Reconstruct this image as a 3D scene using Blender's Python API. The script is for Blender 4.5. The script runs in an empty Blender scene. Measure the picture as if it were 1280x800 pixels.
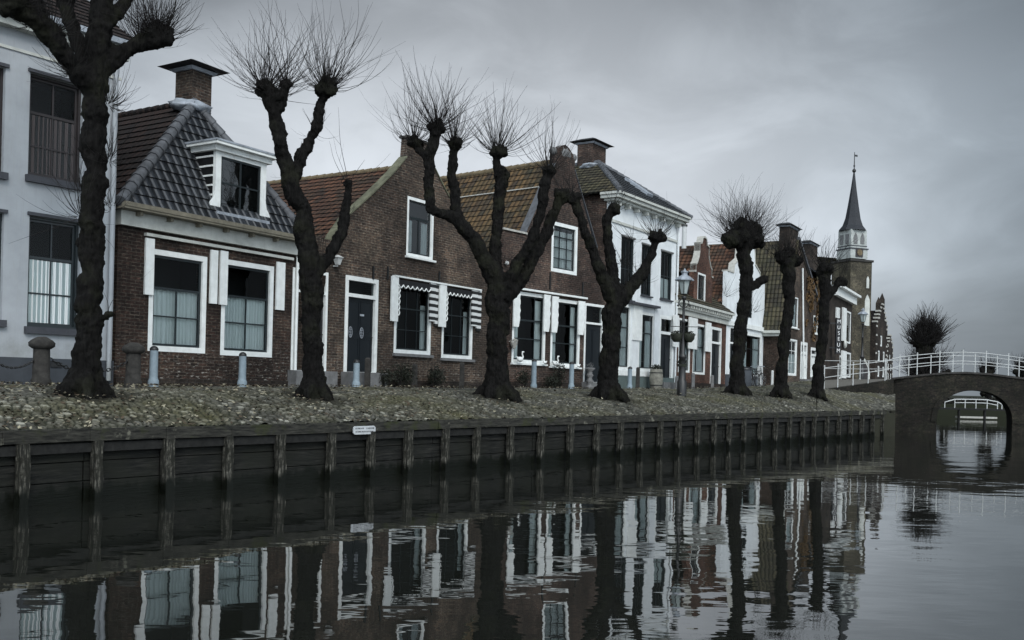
import bpy, bmesh, math, random
import numpy as np
from mathutils import Vector, Matrix, geometry, noise
random.seed(7); np.random.seed(7)
SC = bpy.context.scene
COL = SC.collection
R = math.radians
# ------------------------------------------------------------------ camera
F, PX, PY, ROLL, H = 1230.0, 640.0, 480.0, 0.025, 1.95
cam = bpy.data.cameras.new('camera'); co = bpy.data.objects.new('camera', cam); COL.objects.link(co)
co.matrix_world = Matrix.Translation((0, 0, H)) @ Matrix.Rotation(math.pi/2, 4, 'X') @ Matrix.Rotation(ROLL, 4, 'Z')
cam.sensor_width = 36; cam.lens = 36*F/1280; cam.shift_y = 80/1280
cam.clip_start = .1; cam.clip_end = 3000
SC.camera = co
# ------------------------------------------------------------------ world
SUN_EL, SUN_AZ = R(42), R(205)
w = bpy.data.worlds.new('World'); SC.world = w; w.use_nodes = True
nt = w.node_tree; nt.nodes.clear(); N = nt.nodes.new; Lk = nt.links.new
out = N('ShaderNodeOutputWorld'); bg = N('ShaderNodeBackground'); bg.inputs[1].default_value = .1
sky = N('ShaderNodeTexSky'); sky.sky_type = 'NISHITA'; sky.sun_disc = False
sky.sun_elevation = SUN_EL; sky.sun_rotation = SUN_AZ; sky.dust_density = 4
tc = N('ShaderNodeTexCoord')
def vdot(vec):
    d = N('ShaderNodeVectorMath'); d.operation = 'DOT_PRODUCT'; Lk(tc.outputs['Generated'], d.inputs[0]); d.inputs[1].default_value = vec
    return d.outputs['Value']
def wmap(v, a, b, c, d):
    m = N('ShaderNodeMapRange'); m.interpolation_type = 'SMOOTHSTEP'; Lk(v, m.inputs[0])
    for i, x in zip((1, 2, 3, 4), (a, b, c, d)): m.inputs[i].default_value = x
    return m.outputs[0]
def wmath(op, a, b):
    m = N('ShaderNodeMath'); m.operation = op
    for i, x in enumerate((a, b)):
        if isinstance(x, (int, float)): m.inputs[i].default_value = x
        else: Lk(x, m.inputs[i])
    return m.outputs[0]
d0 = Vector((-.05, 1, .14)).normalized()
mp = N('ShaderNodeMapping'); mp.inputs['Scale'].default_value = (1.1, 1.1, 2.0); Lk(tc.outputs['Generated'], mp.inputs[0])
nz = N('ShaderNodeTexNoise'); nz.inputs['Scale'].default_value = 1.5; nz.inputs['Detail'].default_value = 3; nz.inputs['Roughness'].default_value = .5
nz.inputs['Distortion'].default_value = .6
Lk(mp.outputs[0], nz.inputs[0])
nz2 = N('ShaderNodeTexNoise'); nz2.inputs['Scale'].default_value = 5.5; nz2.inputs['Detail'].default_value = 6; nz2.inputs['Roughness'].default_value = .55; nz2.inputs['Distortion'].default_value = .5; Lk(mp.outputs[0], nz2.inputs[0])
glow = wmap(vdot(d0), .76, 1.02, 1.35, 3.9)
cl = wmath('MULTIPLY', wmap(nz.outputs[0], .36, .64, .60, 1.22), wmap(nz2.outputs[0], .35, .65, .88, 1.08))
back = wmap(vdot((0, 1, 0)), .35, -.5, 0, 9.5)  # unseen sky behind the camera, brightened to light the facades
glow = wmath('MULTIPLY', glow, wmap(vdot((0, 0, 1)), .10, .42, 1.06, .48))
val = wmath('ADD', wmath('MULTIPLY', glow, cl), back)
hz = wmap(vdot((0, 0, 1)), -.02, .12, .92, 1.0)
val = wmath('MULTIPLY', val, hz)
tint = N('ShaderNodeMix'); tint.data_type = 'RGBA'; Lk(wmap(vdot(d0), .84, 1, 0, 1), tint.inputs[0])
tint.inputs[6].default_value = (.84, .97, 1.09, 1); tint.inputs[7].default_value = (.93, .99, 1.06, 1)
vm = N('ShaderNodeVectorMath'); vm.operation = 'SCALE'; Lk(tint.outputs[2], vm.inputs[0]); Lk(val, vm.inputs[3])
mx = N('ShaderNodeMix'); mx.data_type = 'RGBA'; mx.inputs[0].default_value = .96
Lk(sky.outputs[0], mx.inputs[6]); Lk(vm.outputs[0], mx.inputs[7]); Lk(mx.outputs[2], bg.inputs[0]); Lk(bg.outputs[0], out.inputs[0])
# ------------------------------------------------------------------ sun
sl = bpy.data.lights.new('sun', 'SUN'); sl.energy = 1.0; sl.angle = R(25); sl.color = (1, .97, .93)
so = bpy.data.objects.new('sun', sl); COL.objects.link(so)
sd = Vector((.35, -.8, .75)).normalized()      # towards the sun
so.rotation_euler = sd.to_track_quat('Z', 'Y').to_euler()
SC.view_settings.view_transform = 'Standard'; SC.view_settings.look = 'None'; SC.view_settings.exposure = .84; SC.view_settings.gamma = 1
# ------------------------------------------------------------------ camera-ray surveying helpers (pixel of the 1280x800 photo -> metres)
CR, SR = math.cos(ROLL), math.sin(ROLL)
def uv_(x, y):
    dx, dy = x-PX, y-PY
    return dx*CR+dy*SR, -dx*SR+dy*CR
def P(x, y, D):
    u, v = uv_(x, y); return Vector((u/F*D, D, H-v/F*D))
def U(x): return (x-640)
# ------------------------------------------------------------------ materials
def newmat(name):
    m = bpy.data.materials.new(name); m.use_nodes = True
    t = m.node_tree; b = t.nodes['Principled BSDF']; return m, t, b
def node(t, typ, **kw):
    n = t.nodes.new(typ)
    for k, v in kw.items():
        if k.startswith('i_'): n.inputs[int(k[2:])].default_value = v
        elif k.startswith('n_'): n.inputs[k[2:].replace('_', ' ')].default_value = v
        else: setattr(n, k, v)
    return n
def coords(t, kind='Object', scale=(1, 1, 1)):
    c = node(t, 'ShaderNodeTexCoord'); m = node(t, 'ShaderNodeMapping'); m.inputs['Scale'].default_value = scale
    t.links.new(c.outputs[kind], m.inputs[0]); return m.outputs[0]
def noise_n(t, vec, scale, detail=4, rough=.55, dist=0):
    n = node(t, 'ShaderNodeTexNoise', n_Scale=scale, n_Detail=detail, n_Roughness=rough, n_Distortion=dist); t.links.new(vec, n.inputs[0]); return n.outputs[0]
def mr(t, v, a, b, c, d):
    m = node(t, 'ShaderNodeMapRange'); t.links.new(v, m.inputs[0])
    for i, x in zip((1, 2, 3, 4), (a, b, c, d)): m.inputs[i].default_value = x
    return m.outputs[0]
def mixc(t, f, a, b, mode='MIX'):
    m = node(t, 'ShaderNodeMix', data_type='RGBA', blend_type=mode)
    for i, x in ((0, f), (6, a), (7, b)):
        if isinstance(x, (int, float)): m.inputs[i].default_value = x
        elif isinstance(x, tuple): m.inputs[i].default_value = (*x, 1) if len(x) == 3 else x
        else: t.links.new(x, m.inputs[i])
    return m.outputs[2]
def bump(t, b, h, strength, dist, prev=None):
    n = node(t, 'ShaderNodeBump'); n.inputs['Strength'].default_value = strength; n.inputs['Distance'].default_value = dist
    t.links.new(h, n.inputs['Height'])
    if prev: t.links.new(prev, n.inputs['Normal'])
    t.links.new(n.outputs[0], b.inputs['Normal']); return n.outputs[0]
def setc(t, b, c, rough=.8, spec=.3):
    if isinstance(c, tuple): b.inputs['Base Color'].default_value = (*c, 1)
    else: t.links.new(c, b.inputs['Base Color'])
    b.inputs['Roughness'].default_value = rough; b.inputs['Specular IOR Level'].default_value = spec
def paint(name, c, rough=.5, var=.18, bscale=3, spec=.35, grime=0):
    m, t, b = newmat(name); o = coords(t)
    n = noise_n(t, o, bscale, 6, .65); n2 = noise_n(t, coords(t, scale=(9, 9, .8)), 2.5, 3)
    c1 = mixc(t, mr(t, n, .35, .75, 0, 1), c, tuple(x*(1-var*1.6) for x in c))
    c2 = mixc(t, mr(t, n2, .55, .85, 0, .6), c1, tuple(x*(1-var*1.4)*y for x, y in zip(c, (1, .97, .88))))
    if grime:
        sx = node(t, 'ShaderNodeSeparateXYZ'); t.links.new(coords(t), sx.inputs[0]); n3 = noise_n(t, coords(t), 2.2, 6, .7); n5 = noise_n(t, coords(t, scale=(6, 6, .5)), 1.6, 5, .7)
        ad = node(t, 'ShaderNodeMath', operation='ADD'); t.links.new(sx.outputs[2], ad.inputs[0]); t.links.new(mr(t, n3, .2, .8, .9, -.9), ad.inputs[1])
        c2 = mixc(t, mr(t, ad.outputs[0], .9, .1, 0, .5), c2, tuple(x*y for x, y in zip(c, (.50, .50, .42))))
        c2 = mixc(t, mr(t, n5, .55, .75, 0, .35), c2, tuple(x*.6 for x in c))
    setc(t, b, c2, rough, spec); bump(t, b, n, .25, .01); return m
def brick(name, c1, c2, mortar, patch, bw=.25, bh=.080, pale=.0):
    m, t, b = newmat(name); v = coords(t, 'UV')
    wob = noise_n(t, v, 6, 2)
    vm = node(t, 'ShaderNodeVectorMath', operation='MULTIPLY_ADD'); cb = node(t, 'ShaderNodeCombineXYZ'); t.links.new(wob, cb.inputs[0]); t.links.new(wob, cb.inputs[1])
    t.links.new(cb.outputs[0], vm.inputs[0]); vm.inputs[1].default_value = (.012, .012, 0); t.links.new(v, vm.inputs[2])
    br = node(t, 'ShaderNodeTexBrick'); br.inputs['Scale'].default_value = 1
    br.inputs['Brick Width'].default_value = bw; br.inputs['Row Height'].default_value = bh; br.inputs['Mortar Size'].default_value = .010; br.inputs['Mortar Smooth'].default_value = .3
    br.inputs['Bias'].default_value = -.1
    br.inputs[1].default_value = (*c1, 1); br.inputs[2].default_value = (*c2, 1); br.inputs[3].default_value = (*mortar, 1)
    t.links.new(vm.outputs[0], br.inputs[0])
    n = noise_n(t, v, 1.1, 6, .7); n2 = noise_n(t, v, 7, 4, .7)
    c = mixc(t, mr(t, n, .42, .66, 0, .75), br.outputs[0], patch, 'MIX')
    c = mixc(t, mr(t, n2, .3, .75, .0, .9), c, mixc(t, 1.0, c, (.45, .43, .42), 'MULTIPLY'))
    n6 = noise_n(t, v, .38, 5, .75); c = mixc(t, mr(t, n6, .40, .60, 0, .85), c, mixc(t, 1.0, c, (.42, .42, .42), 'MULTIPLY')); c = mixc(t, mr(t, n6, .50, .36, 0, .8), c, mixc(t, 1.0, c, (1.7, 1.65, 1.55), 'MULTIPLY'))
    n4 = noise_n(t, coords(t, 'UV', (9, 26, 1)), 1.0, 2, .5)
    c = mixc(t, mr(t, n4, .52, .68, 0, .9), c, mixc(t, 1.0, c, (2.4, 2.3, 2.15), 'MULTIPLY'))
    if pale:
        n3 = noise_n(t, coords(t, 'UV', (3, 9, 1)), 2.2, 5, .6); sx = node(t, 'ShaderNodeSeparateXYZ'); t.links.new(coords(t, 'UV'), sx.inputs[0])
        band = mr(t, sx.outputs[1], 1.3, .25, 0, 1)
        mu = node(t, 'ShaderNodeMath', operation='MULTIPLY'); t.links.new(mr(t, n3, .58, .66, 0, pale), mu.inputs[0]); t.links.new(band, mu.inputs[1])
        c = mixc(t, mu.outputs[0], c, (.30, .28, .25))
    setc(t, b, c, .9, .2)
    bn = bump(t, b, br.outputs['Fac'], -.55, .012); bump(t, b, n2, .5, .012, bn); return m
def tiles(name, c1, c2, moss, mossamt=.5, tw=.24, th=.30, rough=.75, spec=.3):
    m, t, b = newmat(name); v = coords(t, 'UV')
    br = node(t, 'ShaderNodeTexBrick'); br.offset = 0; br.inputs['Scale'].default_value = 1
    br.inputs['Brick Width'].default_value = tw; br.inputs['Row Height'].default_value = th; br.inputs['Mortar Size'].default_value = .004; br.inputs['Mortar Smooth'].default_value = .1
    br.inputs[1].default_value = (*c1, 1); br.inputs[2].default_value = (*c2, 1); br.inputs[3].default_value = (.01, .01, .01, 1)
    t.links.new(v, br.inputs[0])
    n = noise_n(t, v, .8, 6, .7); n2 = noise_n(t, v, 9, 4, .7)
    c = mixc(t, mr(t, n2, .3, .8, 0, .85), br.outputs[0], mixc(t, 1.0, br.outputs[0], (.4, .38, .36), 'MULTIPLY'))
    c = mixc(t, mr(t, n, .42, .7, 0, mossamt), c, moss)
    sx = node(t, 'ShaderNodeSeparateXYZ'); t.links.new(v, sx.inputs[0])
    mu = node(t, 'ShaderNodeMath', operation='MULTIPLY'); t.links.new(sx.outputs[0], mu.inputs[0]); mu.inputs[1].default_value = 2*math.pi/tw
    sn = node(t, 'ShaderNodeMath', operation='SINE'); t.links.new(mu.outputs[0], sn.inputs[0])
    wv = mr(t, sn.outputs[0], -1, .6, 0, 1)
    c = mixc(t, mr(t, wv, 0, .25, .55, 0), c, (.008, .008, .008))      # darker along the low pan of each tile
    setc(t, b, c, rough, spec)
    bn = bump(t, b, wv, .9, .06); bump(t, b, n2, .35, .01, bn); return m
def bark(name, c1, c2, moss, mz=0):
    m, t, b = newmat(name); o = coords(t, 'Object', (1, 1, .22))
    n = noise_n(t, o, 16, 8, .75, .4); n2 = noise_n(t, coords(t), 1.6, 4, .6); vo = node(t, 'ShaderNodeTexVoronoi', n_Scale=14, feature='F1'); t.links.new(o, vo.inputs[0])
    c = mixc(t, mr(t, n, .35, .7, 0, 1), c1, c2); c = mixc(t, mr(t, n2, .5, .72, 0, .75), c, moss)
    setc(t, b, c, .95, .12); bn = bump(t, b, vo.outputs[0], .8, .05); bump(t, b, n, 1.0, .05, bn); return m
M = {}
M['brick_h2'] = brick('dark red brick', (.056, .034, .027), (.021, .016, .014), (.085, .074, .062), (.026, .020, .017), pale=.9)
M['brick_h3'] = brick('brown brick', (.088, .060, .046), (.032, .025, .022), (.135, .122, .105), (.046, .038, .031), pale=.7)
M['brick_h4'] = brick('purple brown brick', (.078, .048, .039), (.030, .023, .021), (.115, .100, .088), (.042, .033, .029), pale=.3)
M['brick_h6'] = brick('red brick', (.125, .056, .040), (.065, .034, .027), (.12, .10, .085), (.075, .046, .036))
M['brick_dark'] = brick('dark brown brick', (.045, .033, .027), (.022, .018, .016), (.050, .046, .042), (.028, .025, .022))
M['brick_church'] = brick('ochre brick', (.10, .090, .066), (.055, .050, .040), (.08, .074, .06), (.075, .07, .050))
M['brick_bridge'] = brick('wet bridge brick', (.028, .023, .018), (.006, .0058, .005), (.024, .023, .020), (.013, .015, .009))
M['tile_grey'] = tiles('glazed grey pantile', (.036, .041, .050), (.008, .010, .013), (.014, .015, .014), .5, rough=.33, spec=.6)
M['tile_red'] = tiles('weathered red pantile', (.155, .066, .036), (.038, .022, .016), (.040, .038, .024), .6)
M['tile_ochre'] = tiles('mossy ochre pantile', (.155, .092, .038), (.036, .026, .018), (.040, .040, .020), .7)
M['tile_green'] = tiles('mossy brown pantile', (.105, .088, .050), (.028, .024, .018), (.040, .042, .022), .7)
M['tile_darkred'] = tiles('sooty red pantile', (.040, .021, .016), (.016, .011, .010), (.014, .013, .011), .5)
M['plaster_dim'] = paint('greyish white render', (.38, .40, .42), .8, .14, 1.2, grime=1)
M['plaster'] = paint('white limewashed render', (.72, .75, .76), .75, .16, 1.6, grime=1)
M['white'] = paint('white painted wood', (.78, .80, .78), .5, .14, 4)
M['cream'] = paint('aged white painted wood', (.54, .55, .51), .55, .22, 2.5)
M['gutter'] = paint('tan gutter board', (.20, .18, .135), .6, .3, 5)
M['greensash'] = paint('blackish green paint', (.012, .018, .020), .35, .2, 4, .5)
M['brownsash'] = paint('dark brown paint', (.030, .024, .024), .5, .2, 4, .4)
M['blackpaint'] = paint('black paint', (.012, .012, .013), .3, .2, 4, .5)
M['door_dark'] = paint('blue black door paint', (.009, .012, .015), .4, .1, 4, .3)
M['greenplinth'] = paint('green grey painted plinth', (.10, .13, .125), .7, .15, 3)
M['darkplinth'] = paint('charcoal painted plinth', (.055, .062, .072), .8, .2, 2)
M['stone_sill'] = paint('grey stone', (.17, .17, .17), .8, .3, 6)
M['darksill'] = paint('dark slate', (.055, .057, .066), .6, .2, 6)
M['lead'] = paint('weathered lead', (.34, .37, .41), .5, .35, 4)
M['bluegrey'] = paint('blue grey bollard paint', (.24, .30, .34), .6, .2, 7)
M['darkstone'] = paint('dark weathered stone', (.045, .042, .038), .9, .5, 8)
M['palestone'] = paint('pale stone', (.46, .45, .41), .8, .25, 6)
M['iron'] = paint('black cast iron', (.012, .012, .012), .45, .3, 10, .5)
M['whitemetal'] = paint('white enamelled metal', (.50, .51, .50), .45, .12, 6)
M['barrel'] = paint('weathered oak staves', (.26, .25, .21), .85, .35, 8)
M['chimneycap'] = paint('dark slate chimney slab', (.030, .031, .034), .7, .3, 4)
M['slate'] = paint('dark spire slate', (.022, .024, .029), .6, .4, 9)
M['signwhite'] = paint('white sign enamel', (.50, .52, .53), .4, .2, 12)
M['letter'] = paint('white lettering', (.75, .75, .74), .5, .03)
M['darkletter'] = paint('dark lettering', (.05, .05, .055), .5, .03)
M['oldwood'] = paint('grey weathered timber', (.016, .016, .0145), .85, .6, 9)
M['bark'] = bark('dark pollard bark', (.0018, .0017, .0016), (.013, .012, .011), (.019, .020, .012))
M['twig'] = paint('twig bark', (.012, .010, .009), .9, .3)
M['bush'] = paint('dark evergreen leaves', (.022, .026, .016), .8, .5, 9)
M['ivy'] = paint('russet creeper leaves', (.13, .075, .028), .8, .5, 6)
M['redleaf'] = paint('red berries', (.18, .03, .025), .7, .3)
M['hedge'] = paint('dark winter scrub', (.020, .019, .015), .9, .5, 3)
def m_glass(extra=-.022):
    m, t, b = newmat('window glass'); t.nodes.remove(b); o = t.nodes['Material Output']
    tr = node(t, 'ShaderNodeBsdfTransparent'); tr.inputs[0].default_value = (.80, .86, .86, 1)
    gl = node(t, 'ShaderNodeBsdfGlossy'); gl.inputs['Roughness'].default_value = .015
    fr = node(t, 'ShaderNodeFresnel', n_IOR=1.45); ad = node(t, 'ShaderNodeMath', operation='ADD'); ad.inputs[1].default_value = extra
    t.links.new(fr.outputs[0], ad.inputs[0]); mx = node(t, 'ShaderNodeMixShader'); t.links.new(ad.outputs[0], mx.inputs[0])
    t.links.new(tr.outputs[0], mx.inputs[1]); t.links.new(gl.outputs[0], mx.inputs[2]); t.links.new(mx.outputs[0], o.inputs[0])
    bn = node(t, 'ShaderNodeBump', n_Strength=.15, n_Distance=.02); t.links.new(noise_n(t, coords(t), 1.3, 2), bn.inputs['Height']); t.links.new(bn.outputs[0], gl.inputs['Normal'])
    return m
M['glass'] = m_glass(); M['glass_sky'] = m_glass(.16)
def m_simple(name, c, rough=.8, spec=.3):
    m, t, b = newmat(name); setc(t, b, c, rough, spec); return m
M['curtain'] = m_simple('white net curtain', (.74, .76, .75), .9)
M['curtain_dark'] = m_simple('dim brown lace curtain', (.075, .065, .065), .9)
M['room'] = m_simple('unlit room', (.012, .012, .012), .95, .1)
M['lampglass'] = m_simple('frosted lantern glass', (.32, .36, .35), .3, .5)
M['stripe'] = None
def m_stripe():
    m, t, b = newmat('black and white blind board'); sx = node(t, 'ShaderNodeSeparateXYZ'); t.links.new(coords(t, 'UV'), sx.inputs[0])
    mu = node(t, 'ShaderNodeMath', operation='MULTIPLY', i_1=2*math.pi/.21); t.links.new(sx.outputs[1], mu.inputs[0])
    sn = node(t, 'ShaderNodeMath', operation='SINE'); t.links.new(mu.outputs[0], sn.inputs[0])
    mx = node(t, 'ShaderNodeMath', operation='MULTIPLY', i_1=2*math.pi/.34); t.links.new(sx.outputs[0], mx.inputs[0])
    f = mr(t, sn.outputs[0], -.1, .1, 0, 1)
    setc(t, b, mixc(t, f, (.02, .02, .02), (.6, .61, .6)), .5); return m
M['stripe'] = m_stripe()
def m_water():
    m, t, b = newmat('canal water'); b.inputs['Base Color'].default_value = (.010, .011, .009, 1)
    b.inputs['Roughness'].default_value = .012; b.inputs['IOR'].default_value = 1.5; b.inputs['Specular IOR Level'].default_value = 1.0
    g = node(t, 'ShaderNodeNewGeometry')
    def lay(sc, rot, scale, det):
        mp_ = node(t, 'ShaderNodeMapping'); mp_.inputs['Scale'].default_value = sc; mp_.inputs['Rotation'].default_value = (0, 0, rot); t.links.new(g.outputs['Position'], mp_.inputs[0])
        return noise_n(t, mp_.outputs[0], scale, det, .5)
    a = lay((.55, 1.0, 1), .3, .8, 2); c = lay((.6, 1.3, 1), -.2, 3.2, 2); big = lay((1, 1, 1), 0, .10, 2)
    m1 = node(t, 'ShaderNodeMath', operation='MULTIPLY', i_1=.16); t.links.new(c, m1.inputs[0])
    m2 = node(t, 'ShaderNodeMath', operation='ADD'); t.links.new(a, m2.inputs[0]); t.links.new(m1.outputs[0], m2.inputs[1])
    m3 = node(t, 'ShaderNodeMath', operation='MULTIPLY'); t.links.new(m2.outputs[0], m3.inputs[0]); t.links.new(mr(t, big, .35, .65, .35, 1.1), m3.inputs[1])
    bump(t, b, m3.outputs[0], 1.0, .0135); return m
M['water'] = m_water()
def m_cobble():
    m, t, b = newmat('mossy cobbles'); at = node(t, 'ShaderNodeAttribute', attribute_name='stone')
    sp = node(t, 'ShaderNodeSeparateColor'); t.links.new(at.outputs['Color'], sp.inputs[0])
    g = node(t, 'ShaderNodeNewGeometry'); n = noise_n(t, g.outputs['Position'], .55, 5, .6); n2 = noise_n(t, g.outputs['Position'], 9, 5, .7)
    base = mixc(t, sp.outputs[0], (.016, .016, .014), (.135, .130, .112))
    base = mixc(t, mr(t, sp.outputs[0], .86, .97, 0, .9), base, (.34, .33, .28))
    base = mixc(t, mr(t, n, .42, .68, .05, .66), base, (.088, .082, .034))
    base = mixc(t, mr(t, sp.outputs[1], .1, .75, 1, 0), base, (.016, .018, .010))
    base = mixc(t, sp.outputs[2], base, (.020, .018, .012))
    base = mixc(t, mr(t, n2, .45, .8, 0, .7), base, mixc(t, 1.0, base, (.35, .35, .3), 'MULTIPLY'))
    setc(t, b, base, .85, .25); bump(t, b, n2, .4, .02); return m
M['cobble'] = m_cobble()
def m_ground(name, c1, c2, s=2.):
    m, t, b = newmat(name); g = node(t, 'ShaderNodeNewGeometry'); n = noise_n(t, g.outputs['Position'], s, 6, .7); n2 = noise_n(t, g.outputs['Position'], s*9, 4, .7)
    c = mixc(t, n, c1, c2); c = mixc(t, mr(t, n2, .4, .8, 0, .6), c, mixc(t, 1., c, (.5, .5, .5), 'MULTIPLY')); setc(t, b, c, .9, .2); bump(t, b, n2, .5, .02); return m
M['paving'] = m_ground('brick paving', (.16, .15, .13), (.10, .095, .085))
M['soil'] = m_ground('dark soil', (.035, .035, .022), (.02, .02, .015))
M['grass'] = m_ground('winter grass', (.020, .023, .012), (.014, .016, .010))
# ------------------------------------------------------------------ mesh builder
class MB:
    def __init__(s): s.v = []; s.f = []; s.uv = {}; s.sm = set()
    def add(s, vs, fs, smooth=False, uvs=None):
        o = len(s.v); s.v += [tuple(v) for v in vs]
        for i, f in enumerate(fs):
            if uvs: s.uv[len(s.f)] = uvs[i]
            if smooth: s.sm.add(len(s.f))
            s.f.append([o+k for k in f])
        return s
    def box(s, x0, x1, y0, y1, z0, z1):
        v = [(x, y, z) for z in (z0, z1) for y in (y0, y1) for x in (x0, x1)]
        return s.add(v, [(0, 2, 3, 1), (4, 5, 7, 6), (0, 1, 5, 4), (2, 6, 7, 3), (0, 4, 6, 2), (1, 3, 7, 5)])
    def frustum(s, cx, cy, z0, z1, ax, ay, bx, by):
        v = [(cx+sx*a, cy+sy*b_, z) for (a, b_, z) in ((ax, ay, z0), (bx, by, z1)) for sy in (-1, 1) for sx in (-1, 1)]
        return s.add(v, [(0, 2, 3, 1), (4, 5, 7, 6), (0, 1, 5, 4), (2, 6, 7, 3), (0, 4, 6, 2), (1, 3, 7, 5)])
    def prism(s, outline, y0, y1, holes=()):      # outline in x,z ; extruded in y; both faces
        loops = [list(outline)]+[list(h) for h in holes]
        pts = [Vector((a, b_, 0)) for l in loops for a, b_ in l]
        tri = geometry.tessellate_polygon([[Vector((a, b_, 0)) for a, b_ in l] for l in loops])
        n = len(pts)
        vs = [(p.x, y0, p.y) for p in pts]+[(p.x, y1, p.y) for p in pts]; fs = []
        for t_ in tri:
            a, b_, c = t_
            cr = (pts[b_]-pts[a]).cross(pts[c]-pts[a]).z
            if cr < 0: a, c = c, a
            fs.append((a, b_, c)); fs.append((n+c, n+b_, n+a))
        o = 0
        for li, l in enumerate(loops):
            k = len(l); ar = sum(l[i][0]*l[(i+1) % k][1]-l[(i+1) % k][0]*l[i][1] for i in range(k))
            for i in range(k):
                a, b_ = o+i, o+(i+1) % k
                flip = (ar > 0) ^ (li > 0)
                fs.append((a, n+a, n+b_, b_) if flip else (a, b_, n+b_, n+a))
            o += k
        return s.add(vs, fs)
    def tube(s, pts, rad, n=8, cap=True, smooth=True):
        pts = [Vector(p) for p in pts]; m = len(pts)
        if isinstance(rad, (int, float)): rad = [rad]*m
        vs = []; fs = []; prev = None
        for i, p in enumerate(pts):
            d = (pts[min(i+1, m-1)]-pts[max(i-1, 0)]).normalized()
            if prev is None: a = d.orthogonal().normalized()
            else:
                a = prev-d*prev.dot(d); a = a.normalized() if a.length > 1e-6 else d.orthogonal().normalized()
            prev = a; b_ = d.cross(a)
            for k in range(n):
                t_ = 2*math.pi*k/n; vs.append(p+(a*math.cos(t_)+b_*math.sin(t_))*rad[i])
        for i in range(m-1):
            for k in range(n):
                k2 = (k+1) % n; fs.append((i*n+k, i*n+k2, (i+1)*n+k2, (i+1)*n+k))
        s.add(vs, fs, smooth)
        if cap:
            s.add([vs[k] for k in range(n)], [tuple(reversed(range(n)))]); s.add([vs[(m-1)*n+k] for k in range(n)], [tuple(range(n))])
        return s
    def lathe(s, c, prof, n=16, smooth=True):
        c = Vector(c); vs = []; fs = []; m = len(prof)
        for r, z in prof:
            for k in range(n):
                t_ = 2*math.pi*k/n; vs.append((c.x+r*math.cos(t_), c.y+r*math.sin(t_), c.z+z))
        for i in range(m-1):
            for k in range(n):
                k2 = (k+1) % n; fs.append((i*n+k, i*n+k2, (i+1)*n+k2, (i+1)*n+k))
        s.add(vs, fs, smooth)
        s.add([vs[k] for k in range(n)], [tuple(reversed(range(n)))]); s.add([vs[(m-1)*n+k] for k in range(n)], [tuple(range(n))])
        return s
    def ball(s, c, r, sub=2, sc=(1, 1, 1), jit=0):
        bm = bmesh.new(); bmesh.ops.create_icosphere(bm, subdivisions=sub, radius=1)
        c = Vector(c); vs = []
        for v in bm.verts:
            k = 1+jit*noise.noise(v.co*2.3+c*3)
            vs.append((c.x+v.co.x*r*sc[0]*k, c.y+v.co.y*r*sc[1]*k, c.z+v.co.z*r*sc[2]*k))
        fs = [[v.index for v in f.verts] for f in bm.faces]; bm.free()
        return s.add(vs, fs, True)
    def build(s, name, mat, parent=None, loc=None):
        me = bpy.data.meshes.new(name); me.from_pydata(s.v, [], s.f); me.update()
        me.materials.append(M[mat] if isinstance(mat, str) else mat)
        ul = me.uv_layers.new(name='UVMap').data; Z = Vector((0, 0, 1))
        for p in me.polygons:
            if p.index in s.uv:
                for li, q in zip(p.loop_indices, s.uv[p.index]): ul[li].uv = q
                continue
            n = p.normal
            if abs(n.z) > .999: a, b_ = Vector((1, 0, 0)), Vector((0, 1, 0))
            else: a = Z.cross(n).normalized(); b_ = n.cross(a)
            for li in p.loop_indices:
                c = me.vertices[me.loops[li].vertex_index].co; ul[li].uv = (c.dot(a), c.dot(b_))
        if s.sm:
            for i in s.sm: me.polygons[i].use_smooth = True
        o = bpy.data.objects.new(name, me); COL.objects.link(o)
        if parent: o.parent = parent
        if loc: o.location = loc
        return o
def tag(o, label=None, cat=None, group=None, kind=None):
    if label: o['label'] = label
    if cat: o['category'] = cat
    if group: o['group'] = group
    if kind: o['kind'] = kind
    return o
def empty(name, loc, rz=0, **k):
    o = bpy.data.objects.new(name, None); COL.objects.link(o); o.location = loc; o.rotation_euler = (0, 0, rz); o.empty_display_size = .2
    return tag(o, **k)
def copy_tree(o, parent=None):
    kids = [c for c in bpy.data.objects if c.parent == o]
    c = o.copy(); COL.objects.link(c)
    if parent: c.parent = parent
    for ch in kids: copy_tree(ch, c)
    return c
# ------------------------------------------------------------------ plan: facade line, quay line (all in metres, camera at origin)
SEG = [  # u_left, D_left, u_right, D_right, z_base
    (-900, 17.0, -501, 21.8, 1.70), (-497, 22.1, -273, 26.9, 1.72), (-273, 26.9, -22, 35.4, 1.76), (-22, 35.4, 120, 41.2, 1.84),
    (120, 41.0, 202, 46.5, 1.90), (202, 46.5, 266, 54.0, 1.98), (266, 54.0, 313, 60.0, 2.15), (343, 59.2, 386, 66.5, 2.45), (388, 66.5, 423, 77, 2.8)]
def Df(u):
    pts = [(-900, 17.0), (-501, 21.8), (-273, 26.9), (-22, 35.4), (120, 41.2), (202, 46.5), (266, 54), (313, 60), (343, 60), (386, 66.5), (423, 77), (500, 84), (700, 90)]
    ws = [(a, 1/d) for a, d in pts]
    return 1/np.interp(u, [a for a, _ in ws], [b_ for _, b_ in ws])
def Zf(u): return float(np.interp(u, [-900, -501, -273, -22, 120, 202, 266, 313, 343, 386, 423, 500], [1.70, 1.70, 1.74, 1.80, 1.86, 1.92, 2.05, 2.2, 2.4, 2.65, 2.85, 3.05]))
QP = [(-900, 11.6), (-640, 13.8), (-530, 15.0), (-435, 16.1), (-353, 17.15), (-95, 21.4), (160, 28.5), (470, 45.0)]
def Dq(u): return 1/np.interp(u, [a for a, _ in QP], [1/b_ for _, b_ in QP])
def Zq(u): return float(np.interp(u, [-640, 160, 470], [1.09, 1.12, 1.17]))
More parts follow.
